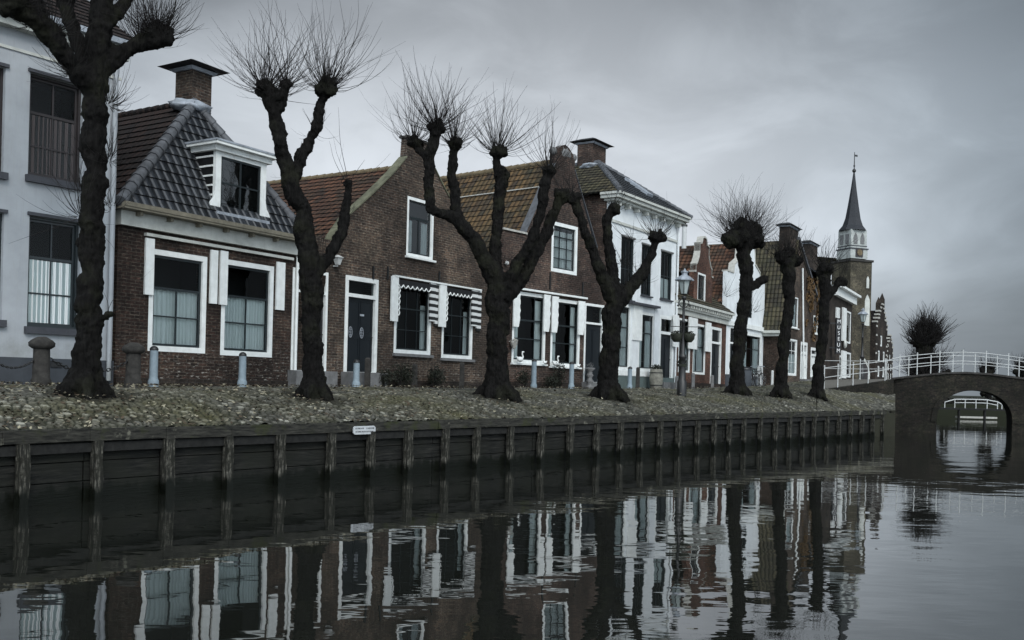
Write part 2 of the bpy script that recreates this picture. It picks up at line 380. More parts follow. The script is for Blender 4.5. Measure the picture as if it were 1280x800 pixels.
def bank_z(u, D):
    a, b_ = Dq(u), Df(u); t = min(max((D-a)/(b_-a), 0), 1); return Zq(u)+(Zf(u)-Zq(u))*(1-(1-t)**3.2)
def on_bank(x, y):     # first ground point seen at this pixel, marching outward
    u, v = uv_(x, y); D = Dq(u)
    while D < Df(u)-.05:
        if bank_z(u, D) >= H-v/F*D: break
        D += .02
    return Vector((u/F*D, D, bank_z(u, D)))
def on_bank_t(x, t):
    u, v = uv_(x, 485); D = Dq(u)+(Df(u)-Dq(u))*t; return Vector((u/F*D, D, bank_z(u, D)))
# ------------------------------------------------------------------ setting: water, terrain, cobbled bank
wb = MB().add([(-900, -60, 0), (1400, -60, 0), (1400, 1500, 0), (-900, 1500, 0)], [(0, 1, 2, 3)]); tag(wb.build('water', 'water'), kind='structure')
wb = MB().add([(-900, -60, -2.2), (1400, -60, -2.2), (1400, 1500, -2.2), (-900, 1500, -2.2)], [(0, 1, 2, 3)]); tag(wb.build('ground', 'soil'), kind='structure')
def cobble_field(X, Y, cell=.10):
    th = .55; x = (X*math.cos(th)+Y*math.sin(th))/(cell*1.35); y = (-X*math.sin(th)+Y*math.cos(th))/cell
    ix, iy = np.floor(x).astype(int), np.floor(y).astype(int)
    def rnd(a, b_, s):
        h = np.sin(a*127.1+b_*311.7+s*74.7)*43758.5453; return h-np.floor(h)
    d1 = np.full(X.shape, 9.); d2 = np.full(X.shape, 9.); idc = np.zeros(X.shape)
    for i in (-1, 0, 1):
        for j in (-1, 0, 1):
            cx, cy = ix+i, iy+j
            px = cx+.5+.6*(rnd(cx, cy, 1)-.5); py = cy+.5+.6*(rnd(cx, cy, 2)-.5)
            d = np.hypot(x-px, y-py); new = d < d1
            d2 = np.where(new, d1, np.minimum(d2, d)); idc = np.where(new, rnd(cx, cy, 3), idc); d1 = np.where(new, d, d1)
    e = np.clip((d2-d1)*2.2, 0, 1)
    return e, idc
us = np.concatenate([np.arange(-900, -660, 8.), np.arange(-660, 480.1, 1.35)]); nt_ = 150
ts = np.linspace(0, 1, nt_)**1.25
UU, TT = np.meshgrid(us, ts, indexing='ij')
a_ = Dq(us); b_ = Df(us)
WD = lambda u: float(np.interp(u, [382, 475], [46.0, 50.5]))       # retaining wall of the bridge ramp
b2 = np.array([WD(u)+.15 if u > 382 else d+.6 for u, d in zip(us, b_)])
DD = a_[:, None]+(b2-a_)[:, None]*TT
XX = UU/F*DD
tt = np.clip((DD-a_[:, None])/(b_-a_)[:, None], 0, 1)
zq = np.array([Zq(u) for u in us])[:, None]; zf = np.array([Zf(u) for u in us])[:, None]
ZZ = zq+(zf-zq)*(1-(1-tt)**3.2)
e_, id_ = cobble_field(XX, DD)
TB = [on_bank(*p) for p in ((106, 493), (392, 497), (620, 498), (760, 498), (921, 493), (975, 495), (1021, 497))]
soil = np.zeros(XX.shape)
for p in TB: soil = np.maximum(soil, np.clip(1.6-np.hypot(XX-p.x, DD-p.y)/(.62+.12*np.sin(XX*9+DD*5)), 0, 1))
e_ = e_*(1-soil*.8)
fade = np.clip(1.2-tt*1.1, .25, 1)
und = .05*np.sin(XX*1.3+DD*.7)*np.sin(DD*1.1-XX*.5)*np.clip(tt*4, 0, 1)*np.clip((1-tt)*3, 0, 1)
ZZ = ZZ+(e_**.6*.035+id_**2*.045)*fade+und-.03
me = bpy.data.meshes.new('cobbled_bank'); nu = len(us)
vs = np.stack([XX, DD, ZZ], -1).reshape(-1, 3)
idx = np.arange(nu*nt_).reshape(nu, nt_); fc = np.stack([idx[:-1, :-1], idx[1:, :-1], idx[1:, 1:], idx[:-1, 1:]], -1).reshape(-1, 4)
me.from_pydata(vs.tolist(), [], fc.tolist()); me.update()
ca = me.color_attributes.new('stone', 'FLOAT_COLOR', 'POINT')
buf = np.stack([id_.ravel(), e_.ravel(), soil.ravel(), np.ones(id_.size)], -1).astype(np.float32); ca.data.foreach_set('color', buf.ravel())
me.materials.append(M['cobble']); me.polygons.foreach_set('use_smooth', [True]*len(me.polygons))
bo = bpy.data.objects.new('cobbled_bank', me); COL.objects.link(bo); tag(bo, kind='structure')
lm = MB(); rs = random.Random(77)
M['leaf'] = paint('fallen leaves', (.30, .27, .19), .8, .5, 3); M['leaf_dark'] = paint('dark fallen leaves', (.07, .05, .03), .8, .5, 3)
for mname, cnt in (('leaf', 2600), ('leaf_dark', 2600)):
    lm = MB()
    for _ in range(cnt):
        u = rs.uniform(-660, 470); t_ = rs.random()**1.3*.9; D = Dq(u)+(Df(u)-Dq(u))*t_
        if u > 380 and D > WD(u)-.3: continue
        k_ = rs.uniform(.02, .055); a = Vector((rs.gauss(0, .35), rs.gauss(0, .35), 1)).normalized(); b_ = a.orthogonal().normalized(); th = rs.random()*6.28; b_ = Matrix.Rotation(th, 3, a) @ b_; c = a.cross(b_); q = Vector((u/F*D, D, bank_z(u, D)+.045))
        lm.add([q-b_*k_, q-c*k_*.6, q+b_*k_+a*k_*.3, q+c*k_*.6], [(0, 1, 2, 3)])
    tag(lm.build('fallen_leaves', mname), label='pale fallen leaves scattered over the cobbled bank' if mname == 'leaf' else 'dark rotting leaves scattered over the cobbled bank', cat='leaves', kind='stuff')
# land under and behind the houses, far bank, right bank
tb = MB(); vv = []; ff = []
ul = list(np.arange(-900, 481, 30)); 
for u in ul:
    for D, z in ((Dq(u)+.25, -.3), (Dq(u)+.25, Zq(u)-.12), (min(Df(u), WD(u) if u > 382 else 999)-.2, (Zf(u)-.12 if u <= 382 else 1.3)), (Df(u)+.5, Zf(u)-.02), (Df(u)+320, Zf(u)-.02)):
        vv.append((u/F*D, D, z))
for i in range(len(ul)-1):
    for k in range(4):
        if k == 2 and ul[i] > 375: continue
        ff.append((i*5+k, (i+1)*5+k, (i+1)*5+k+1, i*5+k+1))
tb.add(vv, ff); tag(tb.build('terrain', 'soil'), kind='structure')
fb = MB()
fb.add([(31, 92, -.5), (140, 92, -.5), (140, 92, 1.1), (31, 92, 1.1), (31, 900, 1.6), (900, 900, 1.6), (900, 92, 1.1)], [(0, 1, 2, 3), (3, 2, 6, 5, 4)])
tag(fb.build('far_bank', 'grass'), kind='structure')
rb = MB(); rp = [(1.5, -8), (.615*14+1.2, .788*14-1.5), (.615*60+1.2, .788*60-1.5), (60, 90), (300, 90), (300, -50), (1.5, -50)]
rb.add([(x, y, z) for z in (-.5, 1.05) for x, y in rp], [(7, 8, 9, 10, 11, 12, 13)]+[(i, (i+1) % 7, 7+(i+1) % 7, 7+i) for i in range(7)])
tag(rb.build('right_bank', 'grass'), kind='structure')
M['postwood'] = None
def wet(t, c, b):     # algae-black wet band above the waterline, streaked upwards
    g = node(t, 'ShaderNodeNewGeometry'); sx = node(t, 'ShaderNodeSeparateXYZ'); t.links.new(g.outputs['Position'], sx.inputs[0]); mp_ = node(t, 'ShaderNodeMapping'); mp_.inputs['Scale'].default_value = (3, 3, .4); t.links.new(g.outputs['Position'], mp_.inputs[0])
    n = noise_n(t, mp_.outputs[0], 2.5, 5, .7); ad = node(t, 'ShaderNodeMath', operation='ADD'); t.links.new(sx.outputs[2], ad.inputs[0]); t.links.new(mr(t, n, .2, .8, .18, -.18), ad.inputs[1])
    f = mr(t, ad.outputs[0], .30, .16, 0, 1); c = mixc(t, f, c, (.005, .006, .004)); t.links.new(c, b.inputs['Base Color']); t.links.new(mr(t, f, 0, 1, .85, .35), b.inputs['Roughness']); b.inputs['Specular IOR Level'].default_value = .2; return c
def m_plank():
    m, t, b = newmat('tarred quay plank'); g = node(t, 'ShaderNodeNewGeometry'); mp_ = node(t, 'ShaderNodeMapping'); mp_.inputs['Scale'].default_value = (1, 1, 14); t.links.new(g.outputs['Position'], mp_.inputs[0])
    n = noise_n(t, mp_.outputs[0], 2.0, 6, .7); n2 = noise_n(t, g.outputs['Position'], 1.1, 4, .6); c = mixc(t, mr(t, n, .45, .75, 0, 1), (.007, .0075, .007), (.038, .037, .032)); c = mixc(t, mr(t, n2, .42, .62, 0, .9), c, (.012, .013, .010))
    wet(t, c, b); bump(t, b, n, .5, .02); return m
M['plank'] = m_plank()
def m_post():
    m, t, b = newmat('weathered post timber'); o = coords(t, 'Object', (1, 1, .12)); n = noise_n(t, o, 30, 6, .75); n2 = noise_n(t, coords(t), 5, 4, .7)
    c = mixc(t, mr(t, n, .48, .66, 0, 1), (.014, .014, .012), (.19, .18, .15)); c = mixc(t, mr(t, n2, .42, .60, 0, .95), c, (.016, .016, .012)); c = wet(t, c, b); bump(t, b, n, .6, .02); return m
M['postwood'] = m_post()
# ------------------------------------------------------------------ quay wall
q0 = Vector((-900/F*Dq(-900), Dq(-900), 0))
root = empty('quay_wall', q0, label='dark timber quay wall with upright posts along the water below the cobbled bank', cat='quay wall')
qp = [Vector((u/F*Dq(u), Dq(u), Zq(u))) for u in [-900, -640, -530, -435, -353, -220, -95, 30, 160, 310, 470]]
def qline(off, z0, z1, wid, name, mat, par):
    mb = MB(); L = []
    for i, p in enumerate(qp):
        d = (qp[min(i+1, len(qp)-1)]-qp[max(i-1, 0)]); d.z = 0; d.normalize(); n = Vector((d.y, -d.x, 0))   # towards the water
        L.append((p+n*off, n))
    for (p, n), (p2, n2) in zip(L, L[1:]):
        A, B, C_, D_ = p, p2, p2-n2*wid, p-n*wid
        v = [(q.x-q0.x, q.y-q0.y, (q.z if abs(z0) < .9 else 0)+z) for z in (z0, z1) for q in (A, B, C_, D_)]
        mb.add(v, [(3, 2, 1, 0), (4, 5, 6, 7), (0, 1, 5, 4), (1, 2, 6, 5), (2, 3, 7, 6), (3, 0, 4, 7)])
    return mb.build(name, mat, par)
M['coping'] = None
def m_coping():
    m, t, b = newmat('mossy coping timber'); g = node(t, 'ShaderNodeNewGeometry'); mp_ = node(t, 'ShaderNodeMapping'); mp_.inputs['Scale'].default_value = (1, 1, 9); t.links.new(g.outputs['Position'], mp_.inputs[0])
    n = noise_n(t, mp_.outputs[0], 3.0, 7, .75); n2 = noise_n(t, g.outputs['Position'], 2.2, 5, .7)
    c = mixc(t, mr(t, n, .40, .66, 0, 1), (.010, .010, .009), (.055, .053, .044)); c = mixc(t, mr(t, n2, .60, .70, 0, .9), c, (.17, .165, .13)); c = mixc(t, mr(t, n2, .46, .36, 0, .8), c, (.030, .034, .014)); setc(t, b, c, .85, .2); bump(t, b, n, .6, .02); return m
M['coping'] = m_coping()
for k in range(len(qp)-1):
    a, b_ = qp[k], qp[k+1]; L_ = (b_-a).to_2d().length; nb = max(1, round(L_/2.7)); d = b_-a; dz = d.z; d.z = 0; d.normalize(); n = Vector((d.y, -d.x, 0))
    for j in range(nb):
        s0, s1 = L_*j/nb+.006, L_*(j+1)/nb-.006; oz = random.uniform(-.012, .012); on = random.uniform(-.012, .012); mb = MB(); A, B = a+d*s0, a+d*s1; vv = []
        for z in (-.17, .015):
            for q, zz in ((A+n*(.10+on), a.z+dz*s0/L_), (B+n*(.10+on), a.z+dz*s1/L_), (B-n*.32, a.z+dz*s1/L_), (A-n*.32, a.z+dz*s0/L_)): vv.append((q.x-q0.x, q.y-q0.y, zz+z+oz))
        mb.add(vv, [(3, 2, 1, 0), (4, 5, 6, 7), (0, 1, 5, 4), (1, 2, 6, 5), (2, 3, 7, 6), (3, 0, 4, 7)]); mb.build('coping_beam', 'coping', root)
qline(.045, -.34, -.20, .10, 'waling_beam', 'oldwood', root)
# planking: horizontal boards with gaps
for k, (a, b_) in enumerate(((-.02, .30), (.315, .60), (.615, .98))):
    mb = MB()
    for i in range(len(qp)-1):
        d = qp[i+1]-qp[i]; d.z = 0; L_ = d.length; d.normalize(); n = Vector((d.y, -d.x, 0)); nb = max(1, int(L_/2.6))
        for j in range(nb):
            s0, s1 = L_*j/nb+.01, L_*(j+1)/nb-.01; o = -.06+random.uniform(-.012, .012); p0 = qp[i]-q0; p0.z = 0
            A, B = p0+d*s0+n*o, p0+d*s1+n*o; C_, D_ = B-n*.08, A-n*.08
            mb.add([(q.x, q.y, z) for z in (a-.05*(k == 0)*6, b_) for q in (A, B, C_, D_)], [(3, 2, 1, 0), (4, 5, 6, 7), (0, 1, 5, 4), (1, 2, 6, 5), (2, 3, 7, 6), (3, 0, 4, 7)])
    mb.build('plank', 'plank', root)
acc = 0; i = 0; pos = []
segs = [(qp[k], qp[k+1]) for k in range(len(qp)-1)]; tot = sum(((b_-a).to_2d()).length for a, b_ in segs); s = .6
while s < tot-.2:
    r_ = s
    for a, b_ in segs:
        l = (b_-a).to_2d().length
        if r_ <= l: break
        r_ -= l
    d = (b_-a); zt = a.z+(b_.z-a.z)*r_/l; d.z = 0; d.normalize(); n = Vector((d.y, -d.x, 0)); p = a+d*r_+n*.085; 
    mb = MB(); w2 = random.uniform(.065, .085); top = zt-.17-random.uniform(0, .02); h_ = .075
    dd = [Vector((0, 0, 0))]
    vsl = []
    for z in (-.8, .0, .35, .65, top):
        tw = random.uniform(-.012, .012)
        for a_s, b_s in ((-1, 1), (1, 1), (1, -1), (-1, -1)):
            q = d*(a_s*w2*random.uniform(.85, 1.1)+tw)+n*(b_s*h_*random.uniform(.8, 1.05)); vsl.append((q.x, q.y, z))
    fs = [(16, 17, 18, 19)]
    for k in range(4):
        for e in range(4): e2 = (e+1) % 4; fs.append((k*4+e, k*4+e2, (k+1)*4+e2, (k+1)*4+e))
    mb.add(vsl, [tuple(reversed(f)) for f in fs]); mb.build('post', 'postwood', root, loc=(p.x-q0.x, p.y-q0.y, 0))
    s += random.uniform(1.05, 1.35)
# ------------------------------------------------------------------ quay sign
def text_mesh(txt, size, mat, name, parent, loc, rz=0, depth=.004, sx=1.):
    cu = bpy.data.curves.new(name, 'FONT'); cu.body = txt; cu.size = size; cu.extrude = depth; cu.align_x = 'CENTER'; cu.align_y = 'CENTER'
    o = bpy.data.objects.new('tmp', cu); COL.objects.link(o); dg = bpy.context.evaluated_depsgraph_get(); me = bpy.data.meshes.new_from_object(o.evaluated_get(dg))
    bpy.data.objects.remove(o); me.name = name; me.materials.clear(); me.materials.append(M[mat])
    o = bpy.data.objects.new(name, me); COL.objects.link(o); o.parent = parent; o.location = loc; o.rotation_euler = (math.pi/2, 0, rz); o.scale = (sx, 1, 1); return o
d = (qp[6]-qp[4]); d.z = 0; d.normalize(); n = Vector((d.y, -d.x, 0))
u, v = uv_(449, 537.5); D = Dq(u); p = Vector((u/F*D, D, 0))+n*.155; p.z = H-v/F*(D-.1)
sg = empty('quay_sign', p, math.atan2(d.y, d.x), label='small worn white plate with clipped corners fixed to the quay edge', cat='sign')
a, b_ = .30, .082
MB().prism([(-a, -b_+.03), (-a+.04, -b_), (a-.04, -b_), (a, -b_+.03), (a, b_-.03), (a-.04, b_), (-a+.04, b_), (-a, b_-.03)], 0, .02).build('plate', 'signwhite', sg)
lt = MB(); rs = random.Random(3)
for z, x0, x1 in ((.036, -.25, -.02), (.036, .05, .25), (-.030, -.24, .24)):      # worn, no longer readable lines of writing
    x = x0
    while x < x1:
        k = rs.uniform(.008, .022); lt.box(x, x+k, -.003, 0, z-.016*rs.uniform(.6, 1), z+.016*rs.uniform(.6, 1)); x += k+rs.uniform(.006, .02)
lt.build('lettering', 'darkletter', sg)
# ------------------------------------------------------------------ house kit
class House:
    def __init__(s, name, seg, label, cat='house', back=8.0):
        ul, Dl, ur, Dr, zb = seg
        s.A = Vector((ul/F*Dl, Dl, zb)); B = Vector((ur/F*Dr, Dr, zb)); e = (B-s.A); s.W = e.length; e.normalize(); s.e = e; s.n = Vector((-e.y, e.x, 0)); s.zb = zb
        s.root = empty(name, s.A, math.atan2(e.y, e.x), label=label, cat=cat, group=None); s.back = back
        s.holes = []
    def L(s, x, y, d=0):
        u, v = uv_(x, y); r = Vector((u/F, 1, -v/F)); C = Vector((0, 0, H)); t = (d-(C-s.A).dot(s.n))/r.dot(s.n); p = C+r*t
        return ((p-s.A).dot(s.e), p.z-s.zb)
    def part(s, mb, name, mat, par=None, loc=None): return mb.build(name, mat, par or s.root, loc)
    def rect(s, xl, yt, xr, yb, d=0):      # yt measured at the left edge, yb at the right edge
        s0, z1 = s.L(xl, yt, d); s1, z0 = s.L(xr, yb, d); return s0, s1, z0, z1
    def window(s, r, fw=.09, frame='white', sash='greensash', cols=2, rows=(.0, .33, .66), bar=.022, sw=.05, curtain=0., rec=.03, sill=None, sillh=.06, name='window', lintel=None, cur2=None, hole=True, base=0., curmat='curtain', glass='glass', fold=.03):
        s0, s1, z0, z1 = r
        if hole: s.holes.append([(s0, z0), (s1, z0), (s1, z1), (s0, z1)])
        root = s.part(MB().prism([(s0, z0), (s1, z0), (s1, z1), (s0, z1)], -.025+rec+base, .12+rec+base, [[(s0+fw, z0+fw), (s1-fw, z0+fw), (s1-fw, z1-fw), (s0+fw, z1-fw)]]), name, frame)
        a, b_, c, d = s0+fw, s1-fw, z0+fw, z1-fw
        y = .035+rec+base
        mb = MB(); mb.prism([(a, c), (b_, c), (b_, d), (a, d)], y, y+.045, [[(a+sw, c+sw), (b_-sw, c+sw), (b_-sw, d-sw), (a+sw, d-sw)]])
        for r_ in rows:
            if r_ > 0: zz = c+(d-c)*r_; k = bar*(1.6 if r_ > .5 and r_ < .8 else 1); mb.box(a+sw, b_-sw, y+.003, y+.04, zz-k/2, zz+k/2)
        if isinstance(cols, int): cols = [(i/cols, 0, 1) for i in range(1, cols)]
        for cx, c0, c1 in cols:
            xx = a+(b_-a)*cx; mb.box(xx-bar/2, xx+bar/2, y+.006, y+.036, c+sw+(d-c-2*sw)*c0, c+sw+(d-c-2*sw)*c1)
        s.part(mb, 'sash', sash, root)
        s.part(MB().add([(a, y+.024, c), (b_, y+.024, c), (b_, y+.024, d), (a, y+.024, d)], [(0, 1, 2, 3)]), 'pane', glass, root)
        # dark room behind the glass
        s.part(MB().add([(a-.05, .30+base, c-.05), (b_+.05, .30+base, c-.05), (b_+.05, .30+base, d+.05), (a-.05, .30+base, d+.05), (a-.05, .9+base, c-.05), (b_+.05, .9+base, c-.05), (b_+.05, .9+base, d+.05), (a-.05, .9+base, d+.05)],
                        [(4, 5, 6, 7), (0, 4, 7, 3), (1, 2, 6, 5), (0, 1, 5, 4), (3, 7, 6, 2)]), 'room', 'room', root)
        if curtain:
            mb = MB(); n = int((b_-a)/.008)+2; vs = []; fs = []; ph = random.random()*9
            for side in (((a, b_),) if not cur2 else ((a, a+(b_-a)*cur2), (b_-(b_-a)*cur2, b_))):
                o = len(vs)
                for i in range(n+1):
                    t_ = i/n; x = side[0]+(side[1]-side[0])*t_; yy = .18+base+fold*math.sin(x*58+ph+2.2*math.sin(x*7))+.010*math.sin(x*131)
                    vs += [(x, yy, c), (x, yy, c+(d-c)*curtain)]
                fs += [(o+2*i, o+2*i+2, o+2*i+3, o+2*i+1) for i in range(n)]
            mb.add(vs, fs, True); s.part(mb, 'curtain', curmat, root)
        if sill: s.part(MB().box(s0-.06, s1+.06, -.10+base, -.026+rec+base, z0-sillh, z0+.0), 'sill', sill, root)
        if lintel: s.part(MB().box(s0-.05, s1+.05, -.06+base, -.003+base, z1+.003, z1+.07), 'lintel', lintel, root)
        return root
    def door(s, r, fw=.09, frame='white', leaf='door_dark', tr=.2, panels=2, glass=False, name='door', step=True):
        s0, s1, z0, z1 = r; s.holes.append([(s0, z0), (s1, z0), (s1, z1), (s0, z1)])
        zt = z0+(z1-z0)*(1-tr); hs = [[(s0+fw, zt+fw*.4), (s1-fw, zt+fw*.4), (s1-fw, z1-fw), (s0+fw, z1-fw)], [(s0+fw, z0), (s1-fw, z0), (s1-fw, zt-fw*.4), (s0+fw, zt-fw*.4)]]
        hs[1] = [(s0+fw, z0+.005), (s1-fw, z0+.005), (s1-fw, zt-fw*.4), (s0+fw, zt-fw*.4)]
        root = s.part(MB().prism([(s0, z0), (s1, z0), (s1, z1), (s0, z1)], -.02, .14, hs), name, frame)
        mb = MB(); a, b_, c, d = s0+fw+.005, s1-fw-.005, z0+.01, zt-fw*.4-.005
        mb.box(a, b_, .07, .115, c, d)
        for i in range(panels):
            z_a = c+(d-c)*(i+.08)/panels; z_b = c+(d-c)*(i+.92)/panels
            for xa, xb in ((a+.06, (a+b_)/2-.03), ((a+b_)/2+.03, b_-.06)): mb.prism([(xa, z_a), (xb, z_a), (xb, z_b), (xa, z_b)], .055, .069, [[(xa+.025, z_a+.025), (xb-.025, z_a+.025), (xb-.025, z_b-.025), (xa+.025, z_b-.025)]])
        s.part(mb, 'door_leaf', leaf, root)
        s.part(MB().add([(s0+fw, .07, zt+fw*.4), (s1-fw, .07, zt+fw*.4), (s1-fw, .07, z1-fw), (s0+fw, .07, z1-fw)], [(0, 1, 2, 3)]), 'transom_pane', 'glass', root)
        s.part(MB().add([(s0+fw-.04, .5, zt), (s1-fw+.04, .5, zt), (s1-fw+.04, .5, z1), (s0+fw-.04, .5, z1)], [(0, 1, 2, 3)]), 'hallway', 'room', root)
        s.part(MB().ball(((b_-.05), .045, c+(d-c)*.48), .03, 1), 'door_knob', 'iron', root)
        if step: s.part(MB().box(s0-.12, s1+.12, -.35, -.021, -.25, z0-.004), 'door_step', 'stone_sill', root)
        return root
    def wall(s, outline, mat, name='front_wall', th=.26, y0=0.):
        return s.part(MB().prism(outline, y0, y0+th, s.holes), name, mat)
    def shell(s, zl, zr, mat, s0=0., s1=None, back=None, z0=-.6, top=None):
        s1 = s.W if s1 is None else s1; back = back or s.back; y = .262
        mb = MB().add([(s0, y, z0), (s0, back, z0), (s0, back, zl), (s0, y, zl)], [(0, 3, 2, 1)])
        mb.add([(s1, y, z0), (s1, back, z0), (s1, back, zr), (s1, y, zr)], [(0, 1, 2, 3)])
        o = [(s0, back, z0), (s1, back, z0), (s1, back, zr)]+([(top[0], back, top[1])] if top else [])+[(s0, back, zl)]
        mb.add(o, [tuple(range(len(o)))]); return s.part(mb, 'side_walls', mat)
def roof_plane(mb, poly, ph=.30, step=.03, thick=.05, jag=0):
    """poly: planar 3-D polygon (local), laid in overlapping courses running up the slope"""
    poly = [Vector(p) for p in poly]; n = geometry.normal(poly)
    if n.z < 0: poly.reverse(); n = geometry.normal(poly)
    a = Vector((0, 0, 1)).cross(n).normalized(); b_ = n.cross(a)
    q = [(p.dot(a), p.dot(b_)) for p in poly]; off = poly[0].dot(n)
    lo, hi = min(y for _, y in q), max(y for _, y in q); k = int(math.ceil((hi-lo)/ph))
    def clip(pl, y, keep_above):
        o = []
        for i in range(len(pl)):
            p1, p2 = pl[i], pl[(i+1) % len(pl)]; i1 = (p1[1] >= y) == keep_above; i2 = (p2[1] >= y) == keep_above
            if i1: o.append(p1)
            if i1 != i2: t_ = (y-p1[1])/(p2[1]-p1[1]); o.append((p1[0]+(p2[0]-p1[0])*t_, y))
        return o
    for i in range(k):
        y0, y1 = lo+i*ph, min(lo+(i+1)*ph, hi)
        pl = clip(clip(q, y0, True), y1, False)
        pl = [p for j, p in enumerate(pl) if (abs(p[0]-pl[j-1][0])+abs(p[1]-pl[j-1][1])) > 1e-5]
        if len(pl) < 3: continue
        vs = [a*x+b_*y+n*(off+step*(1-(y-y0)/ph)+.004) for x, y in pl]; m = len(vs)
        lowv = [a*x+b_*y+n*(off-thick) for x, y in pl]
        fs = [tuple(range(m))]; uvs = [[(x, (y-lo)) for x, y in pl]]
        for j in range(m):
            j2 = (j+1) % m; fs.append((j2, j, m+j, m+j2)); uvs.append([(pl[j2][0], pl[j2][1]-lo), (pl[j][0], pl[j][1]-lo), (pl[j][0], pl[j][1]-lo), (pl[j2][0], pl[j2][1]-lo)])
        mb.add(vs+lowv, fs, uvs=uvs)
    return mb
def ridge(mb, p, q, r=.10, L_=.34):
    p, q = Vector(p), Vector(q); d = q-p; n = max(1, int(d.length/L_)); d_ = d/n
    for i in range(n):
        a = p+d_*i; b_ = p+d_*(i+1.12); mb.tube([a, b_], [r*1.18, r*.92], 8)
    return mb
def chimney(h, x0, x1, y0, y1, z0, z1, mat, capmat='chimneycap', over=.35, band=True):
    c = h.part(MB().box(x0, x1, y0, y1, z0, z1), 'chimney', mat)
    cx, cy = (x0+x1)/2, (y0+y1)/2; ax, ay = (x1-x0)/2, (y1-y0)/2; k = over
    if band: h.part(MB().frustum(cx, cy, z1+.002, z1+.07, ax+.05, ay+.05, ax+.12, ay+.12), 'chimney_band', 'lead', c)
    mb = MB().frustum(cx, cy, z1+.072, z1+.12, ax*.9, ay*.9, ax+k*.8, ay+k*.8); mb.frustum(cx, cy, z1+.12, z1+.30, ax+k, ay+k, ax*.75, ay*.75)
    h.part(mb, 'chimney_cap', capmat, c); return c
def blind_board(h, xl, xr, yt, yb, mat='white', wavy=0, d=-.06, side='R', name='blind_board'):
    s0, z1 = h.L(xl, yt, d); s1, z0 = h.L(xr, yb, d); n = 14
    if not wavy: return h.part(MB().box(s0, s1, d, d+.055, z0, z1), name, mat)
    L_ = [(s0, z1)]; Rr = [(s1, z1)]
    for i in range(n+1):
        t_ = i/n; z = z1+(z0-z1)*t_; wv = abs(math.sin(t_*math.pi*wavy))*.05*(1 if t_ < .8 else .2)+ (.10*(max(0, t_-.75)/.25))
        if side == 'R': L_.append((s0, z)); Rr.append((s1-wv, z))
        else: L_.append((s0+wv, z)); Rr.append((s1, z))
    o = L_[1:]+list(reversed(Rr[1:])); return h.part(MB().prism(list(reversed(o)), d, d+.05), name, mat)
def leafy(mb, c, rx, ry, rz_, n, size=.04, rnd=random):
    for _ in range(n):
        while True:
            p = Vector((rnd.uniform(-1, 1), rnd.uniform(-1, 1), rnd.uniform(-1, 1)))
            if p.length <= 1: break
        p = p*(.6+.4*p.length); q = Vector(c)+Vector((p.x*rx, p.y*ry, p.z*rz_)); a = Vector((rnd.gauss(0, 1), rnd.gauss(0, 1), rnd.gauss(0, 1))).normalized(); b_ = a.orthogonal().normalized(); c2 = a.cross(b_); k = size*rnd.uniform(.6, 1.4)
        mb.add([q-b_*k, q-c2*k*.5, q+b_*k, q+c2*k*.5], [(0, 1, 2, 3)])
# ================================================================== HOUSE 1 : white rendered house at the left edge
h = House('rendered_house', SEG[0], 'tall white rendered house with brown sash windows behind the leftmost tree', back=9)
z8 = h.L(110, 72)[1]
for r, cur in (((38, 90, 101.5, 231), .0), ((37, 269, 98, 412), .62), ((-62, 66, 4, 216), 0), ((-64, 256, 2, 400), .62)):
    up = r[1] < 100
    h.window(h.rect(*r), fw=.05, frame='brownsash' if up else 'greensash', sash='brownsash' if up else 'greensash', cols=2, rows=(.30, .64), curtain=.62, cur2=.485 if not up else .0, curmat='curtain_dark' if up else 'curtain', fold=.012, rec=.12, bar=.035, sill='darksill', sillh=.14, lintel='darksill')
zc = h.L(100, 62)[1]; W = h.W
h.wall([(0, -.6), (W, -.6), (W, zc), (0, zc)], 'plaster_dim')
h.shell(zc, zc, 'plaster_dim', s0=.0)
zp = h.L(60, 448)[1]; h.part(MB().box(-.0, W+.03, -.035, -.002, -.6, zp), 'plinth', 'darkplinth')
h.part(MB().box(h.L(62, 457)[0], h.L(76, 457)[0], -.06, -.037, h.L(62, 459)[1], h.L(62, 453)[1]), 'cellar_vent', 'iron')
mb = MB(); mb.box(-.1, W+.05, -.03, .0-.002, zc-.42, zc-.36); mb.box(-.1, W+.12, -.22, .3, zc+.0, zc+.16); mb.box(-.1, W+.16, -.34, .3, zc+.163, zc+.24)
h.part(mb, 'cornice', 'cream')
mb = MB(); mb.box(-.1, W+.25, -.46, -.20, zc+.243, zc+.36); h.part(mb, 'gutter', 'lead')
mb = MB(); zr = zc+2.6; roof_plane(mb, [(-.1, -.4, zc+.37), (W+.2, -.4, zc+.37), (W+.2, 4.5, zc+3.6), (-.1, 4.5, zc+3.6)]); roof_plane(mb, [(-.1, 9.3, zc+.37), (W+.2, 9.3, zc+.37), (W+.2, 4.5, zc+3.6), (-.1, 4.5, zc+3.6)])
h.part(mb, 'roof', 'tile_darkred')
h.part(MB().prism([(.262, zc), (9, zc), (4.5, zc+3.35)], 0, .02), 'gable_infill', 'plaster_dim').rotation_euler = (0, 0, 0)
g = [c for c in bpy.data.objects if c.name == 'gable_infill'][0]; g.rotation_euler = (0, 0, math.pi/2); g.location = (W, 0, 0)
mb = MB(); mb.tube([(W-.12, -.09, zc), (W-.12, -.09, .1)], .05, 8); h.part(mb, 'downpipe', 'plaster_dim')
H1 = h
